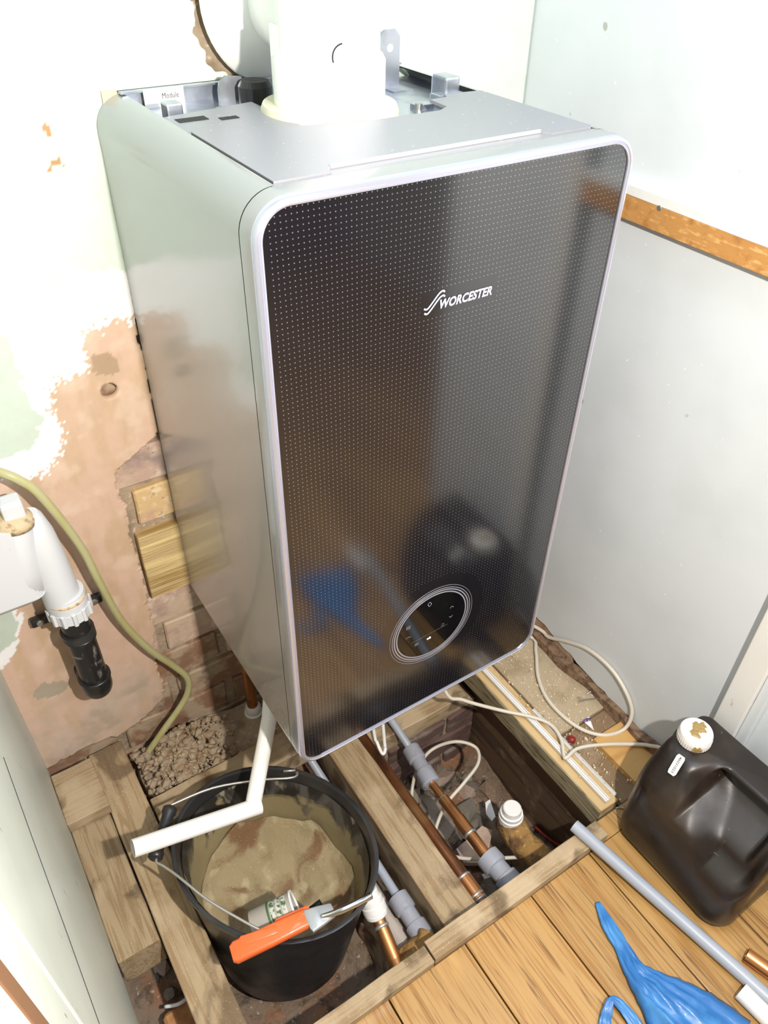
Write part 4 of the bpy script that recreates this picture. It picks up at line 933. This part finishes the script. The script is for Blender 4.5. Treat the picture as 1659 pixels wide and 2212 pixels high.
# ============================================================ JERRYCAN
jc = thing('jerrycan', 'black plastic jerrycan with white screw cap on the oak floor', 'jerrycan', (.55, -.745, 0))
def jerry():
    X0, X1, Y0, Y1 = .468, .630, -.862, -.640
    prof = [(0, .016), (.006, .007), (.018, .001), (.035, 0), (.06, -.001), (.09, -.001), (.12, 0), (.14, .001), (.155, .002), (.168, .004), (.18, .008), (.192, .014), (.204, .021), (.216, .029), (.226, .038), (.232, .048), (.235, .060)]
    n = 16; loops = []
    for z, ins in prof:
        r = max(.036-ins*.35, .012)
        iy = ins*.45
        lp = rr_loop(X0+ins, X1-ins*.35, Y0+iy, Y1-iy*.35, r, n)
        # densify straight sides
        out = []
        for i in range(len(lp)):
            a = Vector(lp[i]); b = Vector(lp[(i+1) % len(lp)])
            k = max(1, int((b-a).length/.007)) if (b-a).length > .02 else 1
            for j in range(k): out.append(a.lerp(b, j/k))
        loops.append((z, out))
    m = min(len(o) for z, o in loops)
    res = []
    N = 280
    for z, out in loops:
        # resample evenly in angle-ish arclength
        d = [0]
        for i in range(len(out)): d.append(d[-1]+(out[(i+1) % len(out)]-out[i]).length)
        # start at the +x +y corner arc start -> consistent
        L_ = []
        for k in range(N):
            t = d[-1]*k/N; i = np.searchsorted(d, t, side='right')-1; f_ = (t-d[i])/max(d[i+1]-d[i], 1e-9)
            q = out[i % len(out)].lerp(out[(i+1) % len(out)], f_); L_.append(Vector((q.x, q.y, z)))
        res.append(L_)
    # subdivide vertically
    fin = []
    for i in range(len(res)-1):
        k = max(1, int((res[i+1][0].z-res[i][0].z)/(.006 if res[i][0].z < .1 else .003)))
        for j in range(k): fin.append([a.lerp(b, j/k) for a, b in zip(res[i], res[i+1])])
    fin.append(res[-1])
    sm = lambda e0, e1, x: (lambda t: t*t*(3-2*t))(min(max((x-e0)/(e1-e0), 0), 1))
    for L_ in fin:
        for p_ in L_:
            if p_.x < (X0+X1)/2+.05:
                # shoulder facet: sweeps inward towards the handle, front two thirds
                yy = p_.y
                z0_ = max(.118, .205-(-.712-yy)*1.05)
                a = sm(-.700, -.728, yy)*sm(z0_-.010, z0_+.034, p_.z)*(1-.8*sm(-.838, -.862, yy))
                p_.x += .036*a
                # finger recess
                b = sm(-.722, -.732, yy)*(1-sm(-.826, -.836, yy))*sm(.150, .200, p_.z)*(1-sm(.223, .229, p_.z))
                p_.x += .050*b*(1-sm(.575, .61, p_.x))
            p_ += mn.noise_vector(p_*9)*.0025*sm(.0, .02, p_.z)
    return loft(fin)
obj('body', jerry(), JERRY, jc, smooth=True)
cp = Vector((.552, -.672, .232)); ca = Vector((-.04, .02, 1)).normalized()
obj('neck', _lathe(cp-ca*.008, ca, [(0, .030), (.006, .029), (.008, .027), (.014, .0255)], 40), JERRY, jc, ang=40)
cap_v = _lathe(cp+ca*.004, ca, [(0, .0250), (.002, .0258), (.019, .0254), (.0222, .0240), (.0228, .0215)], 56)
cap = obj('cap', cap_v, CAPW, jc, ang=40)
kn = []
for k in range(40):
    a = 2*math.pi*k/40
    aN = (Vector((1, 0, 0))-ca*ca.x).normalized(); aB = ca.cross(aN)
    c = cp+ca*.006+(aN*math.cos(a)+aB*math.sin(a))*.0256; kn.append(tube([c, c+ca*.012], .0008, 5))
obj('knurling', merge(*kn), CAPW, cap)
# dried paint blob on the cap
def blob(c, N_, R_, seed, h=.0012):
    a0_ = (Vector((1, 0, 0))-N_*N_.x).normalized(); b0_ = N_.cross(a0_); V = [c+N_*h]; Fc = []; n = 40
    for j in (1, 2):
        for k in range(n):
            t = 2*math.pi*k/n; rr = R_*(.55+.65*(mn.noise(Vector((math.cos(t)*1.6+seed, math.sin(t)*1.6, seed)))+.5))*(.55 if j == 1 else 1)
            V.append(c+(a0_*math.cos(t)+b0_*math.sin(t))*rr+N_*(h if j == 1 else 0))
    for k in range(n):
        k2 = (k+1) % n; Fc += [[0, 1+k, 1+k2], [1+k, 1+n+k, 1+n+k2, 1+k2]]
    return V, Fc
bl = obj('dried_paint', merge(blob(cp+ca*.0270+Vector((.007, .003, 0)), ca, .0125, 2.0), blob(cp+ca*.0270+Vector((-.007, -.003, 0)), ca, .008, 5.0), blob(cp+ca*.012+Vector((-.0185, -.0185, 0)), Vector((-.7, -.7, 0)), .008, 8.0)), GOLDM, cap); bl['label'] = 'dried brown paint patches'
# barcode label
lc = [gx(1449, 1672, .4905), gx(1463, 1632, .4905), gx(1476, 1640, .4905), gx(1462, 1673, .4905)]
lcp = gx(1462, 1653, .4975)
nrm = Vector((-.78, .0, .62)).normalized(); up_ = Vector((.62, .16, .78)); up_ = (up_-nrm*up_.dot(nrm)).normalized(); sd = up_.cross(nrm)
def lab(a, b, off=0): return lcp+sd*a+up_*b+nrm*off
lv = [lab(x, z, .0012) for x, z in ((-.006, -.017), (.004, -.017), (.006, -.013), (.0065, .013), (.005, .017), (-.005, .017), (-.007, .013), (-.007, -.013))]
jl = obj('sticker', (lv+[q-nrm*.0006 for q in lv], [list(range(8)), list(range(15, 7, -1))]+[[i, (i+1) % 8, 8+(i+1) % 8, 8+i] for i in range(8)]), LABELW, jc)
tx = text_mesh('46031023', .0062, 0, .00005, 1.0); mw = max(a for a, b in tx[0])
obj('lettering', put(tx, lambda a, b: lab(-.002+b*.9, .0145-a*(.028/mw), .0015)), INK, jl)

# ============================================================ BLUE BAG
def bag_strip(path, widths, seed, hgt=.02):
    P = smooth_path(path, 6); n = len(P); M_ = 22; V = []; Fc = []
    for i, p_ in enumerate(P):
        d = (P[min(i+1, n-1)]-P[max(i-1, 0)]); d.z = 0; d.normalize(); s = Vector((-d.y, d.x, 0)); t = i/(n-1)*(len(widths)-1); k = min(int(t), len(widths)-2)
        wd = widths[k]*(1-(t-k))+widths[k+1]*(t-k)
        for j in range(M_+1):
            q = (j/M_-.5)*2
            fold = abs(mn.noise(Vector((q*3.2+seed, i*.10, seed))))+.5*abs(mn.noise(Vector((q*8+seed, i*.25, 2))))
            z = hgt*min(1, wd/.03)*(1-q*q)**.5*(.45+1.0*fold)+.0012
            V.append(p_+s*q*wd*(1+.12*mn.noise(Vector((i*.5, seed, 0))))+Vector((0, 0, z)))
    for i in range(n-1):
        for j in range(M_): a = i*(M_+1)+j; Fc.append([a, a+1, a+M_+2, a+M_+1])
    return V, Fc
bagp = [gz(1290, 1950, .002), gz(1312, 1995, .002), gz(1345, 2050, .002), gz(1372, 2100, .002), gz(1420, 2150, .002), gz(1490, 2215, .002), gz(1570, 2290, .002)]
bg = obj('plastic_bag', bag_strip(bagp, [.004, .012, .013, .018, .038, .062, .07], 3.0, .022), BLUE, smooth=True)
sm_ = bg.modifiers.new('Solidify', 'SOLIDIFY'); sm_.thickness = .0006
tag(bg, 'crumpled blue plastic bag with a twisted end on the oak floor', 'plastic bag')
bagh = [gz(1308, 2260, .004), gz(1306, 2215, .004), gz(1312, 2185, .012), gz(1320, 2162, .016), gz(1335, 2166, .014), gz(1360, 2195, .008), gz(1385, 2230, .004)]
bh = obj('handle_loop', bag_strip(bagh, [.010, .009, .007, .005, .007, .009, .010], 6.0, .007), BLUE, bg, smooth=True)

# ============================================================ SMALL BITS
def screw(p0, p1, r, label):
    t = thing('screw', label, 'screw', p0); d = (p1-p0).normalized(); L_ = (p1-p0).length
    prof = [(0, r*.3)]; k = 0.003
    while k < L_-.004: prof += [(k, r), (k+.0008, r*.72)]; k += .0016
    prof += [(L_-.003, r*.9), (L_, r*2.1), (L_+.0006, r*1.8)]
    obj('shank', _lathe(p0, d, prof, 10), ZINC, t)
screw(gz(1268, 1499, .003), gz(1284, 1488, .004), .0018, 'short zinc screw lying on the chipboard by the right wall')
screw(gz(1252, 1513, .003), gz(1306, 1507, .004), .0016, 'long zinc screw lying along the chipboard edge')
screw(gz(1196, 1578, -.002), gz(1234, 1608, .0), .0019, 'screw lying next to the narrow trunking strip')
screw(gz(1330, 1745, .002), gz(1347, 1744, .003), .002, 'screw lying beside the jerrycan base')
tag(obj('sealant_blob', _lathe(gz(1234, 1601, .0), Vector((.2, .2, 1)), [(0, .007), (.004, .008), (.008, .007), (.010, .004)], 18), REDB, smooth=True), 'small dark red plastic plug beside the beige cable', 'plug')
lb0 = [gz(1249, 1545, -.003), gz(1270, 1540, -.003), gz(1283, 1579, -.003), gz(1262, 1560, -.003)]
pc = obj('paper_scrap', (lb0+[q+Vector((0, 0, .0008)) for q in lb0], [[3, 2, 1, 0], [4, 5, 6, 7], [0, 1, 5, 4], [1, 2, 6, 5], [2, 3, 7, 6], [3, 0, 4, 7]]), LABELW); tag(pc, 'torn white and purple paper scrap on the dark floorboard', 'paper scrap')
lb1 = [lb0[0].lerp(lb0[3], .55), lb0[1].lerp(lb0[2], .28), lb0[1].lerp(lb0[2], .45), lb0[3].lerp(lb0[2], .05)]
obj('print', ([q+Vector((0, 0, .0010)) for q in lb1], [[0, 1, 2, 3]]), PURPLE, pc)
def debris(pts, z, m, label, cat, h=.004, name='debris'):
    P = [gz(u, v, z) for u, v in pts]; n = len(P)
    return tag(obj(name, (P+[q+Vector((0, 0, h)) for q in P], [list(range(n))[::-1], list(range(n, 2*n))]+[[i, (i+1) % n, n+(i+1) % n, n+i] for i in range(n)]), m), label, cat)
tag(obj('brick_fragment', rough_box((-.300, -.50, -.21), (-.215, -.43, -.165), (4, 4, 3), .010, .006, 51), mat('orange_brick', (0.50, 0.24, 0.09), .9, mix=[((40, 40, 40), (0.36, 0.15, 0.06), .45, .65)], bump=[((80, 80, 80), .8, .002)])), 'orange brick lump in the void left of the long joist', 'brick fragment')
tag(obj('cable_end', tube(smooth_path([Vector((-.285, -.425, -.165)), Vector((-.265, -.438, -.152)), Vector((-.245, -.435, -.156))], 5), .003, 8), LABELW, smooth=True), 'small white wire end on the orange brick lump', 'cable')
debris([(985, 1840), (1040, 1790), (1062, 1800), (1050, 1870), (1000, 1870)], -.255, BRICKM['p'], 'flat pinkish brick fragment under the copper pipe', 'brick fragment', .012, 'brick_fragment')
debris([(1048, 1735), (1058, 1728), (1070, 1765), (1062, 1775), (1050, 1760)], -.24, LABELW, 'small pale plaster flake near the upright white stop end', 'plaster flake', .003, 'plaster_flake')
debris([(1040, 1890), (1068, 1880), (1072, 1890), (1046, 1900)], -.2, WHITEP, 'white plastic sliver under the grey coupling', 'plastic sliver', .003, 'plastic_sliver')
debris([(860, 2000+60), (870, 2150), (850, 2175), (836, 2165)], -.17, STONE, 'pale grey stone flake beside the bottom of the bucket', 'stone flake', .008, 'stone_flake')
lw_ = obj('mortar_lump', rough_box((-.055+.1, -.60, -.20), (.10, -.50, -.12), (8, 8, 6), .022, .01, 31), BRICKM['r'], smooth=True); tag(lw_, 'rounded brown rubble lump between bucket and capped pipe', 'rubble lump')
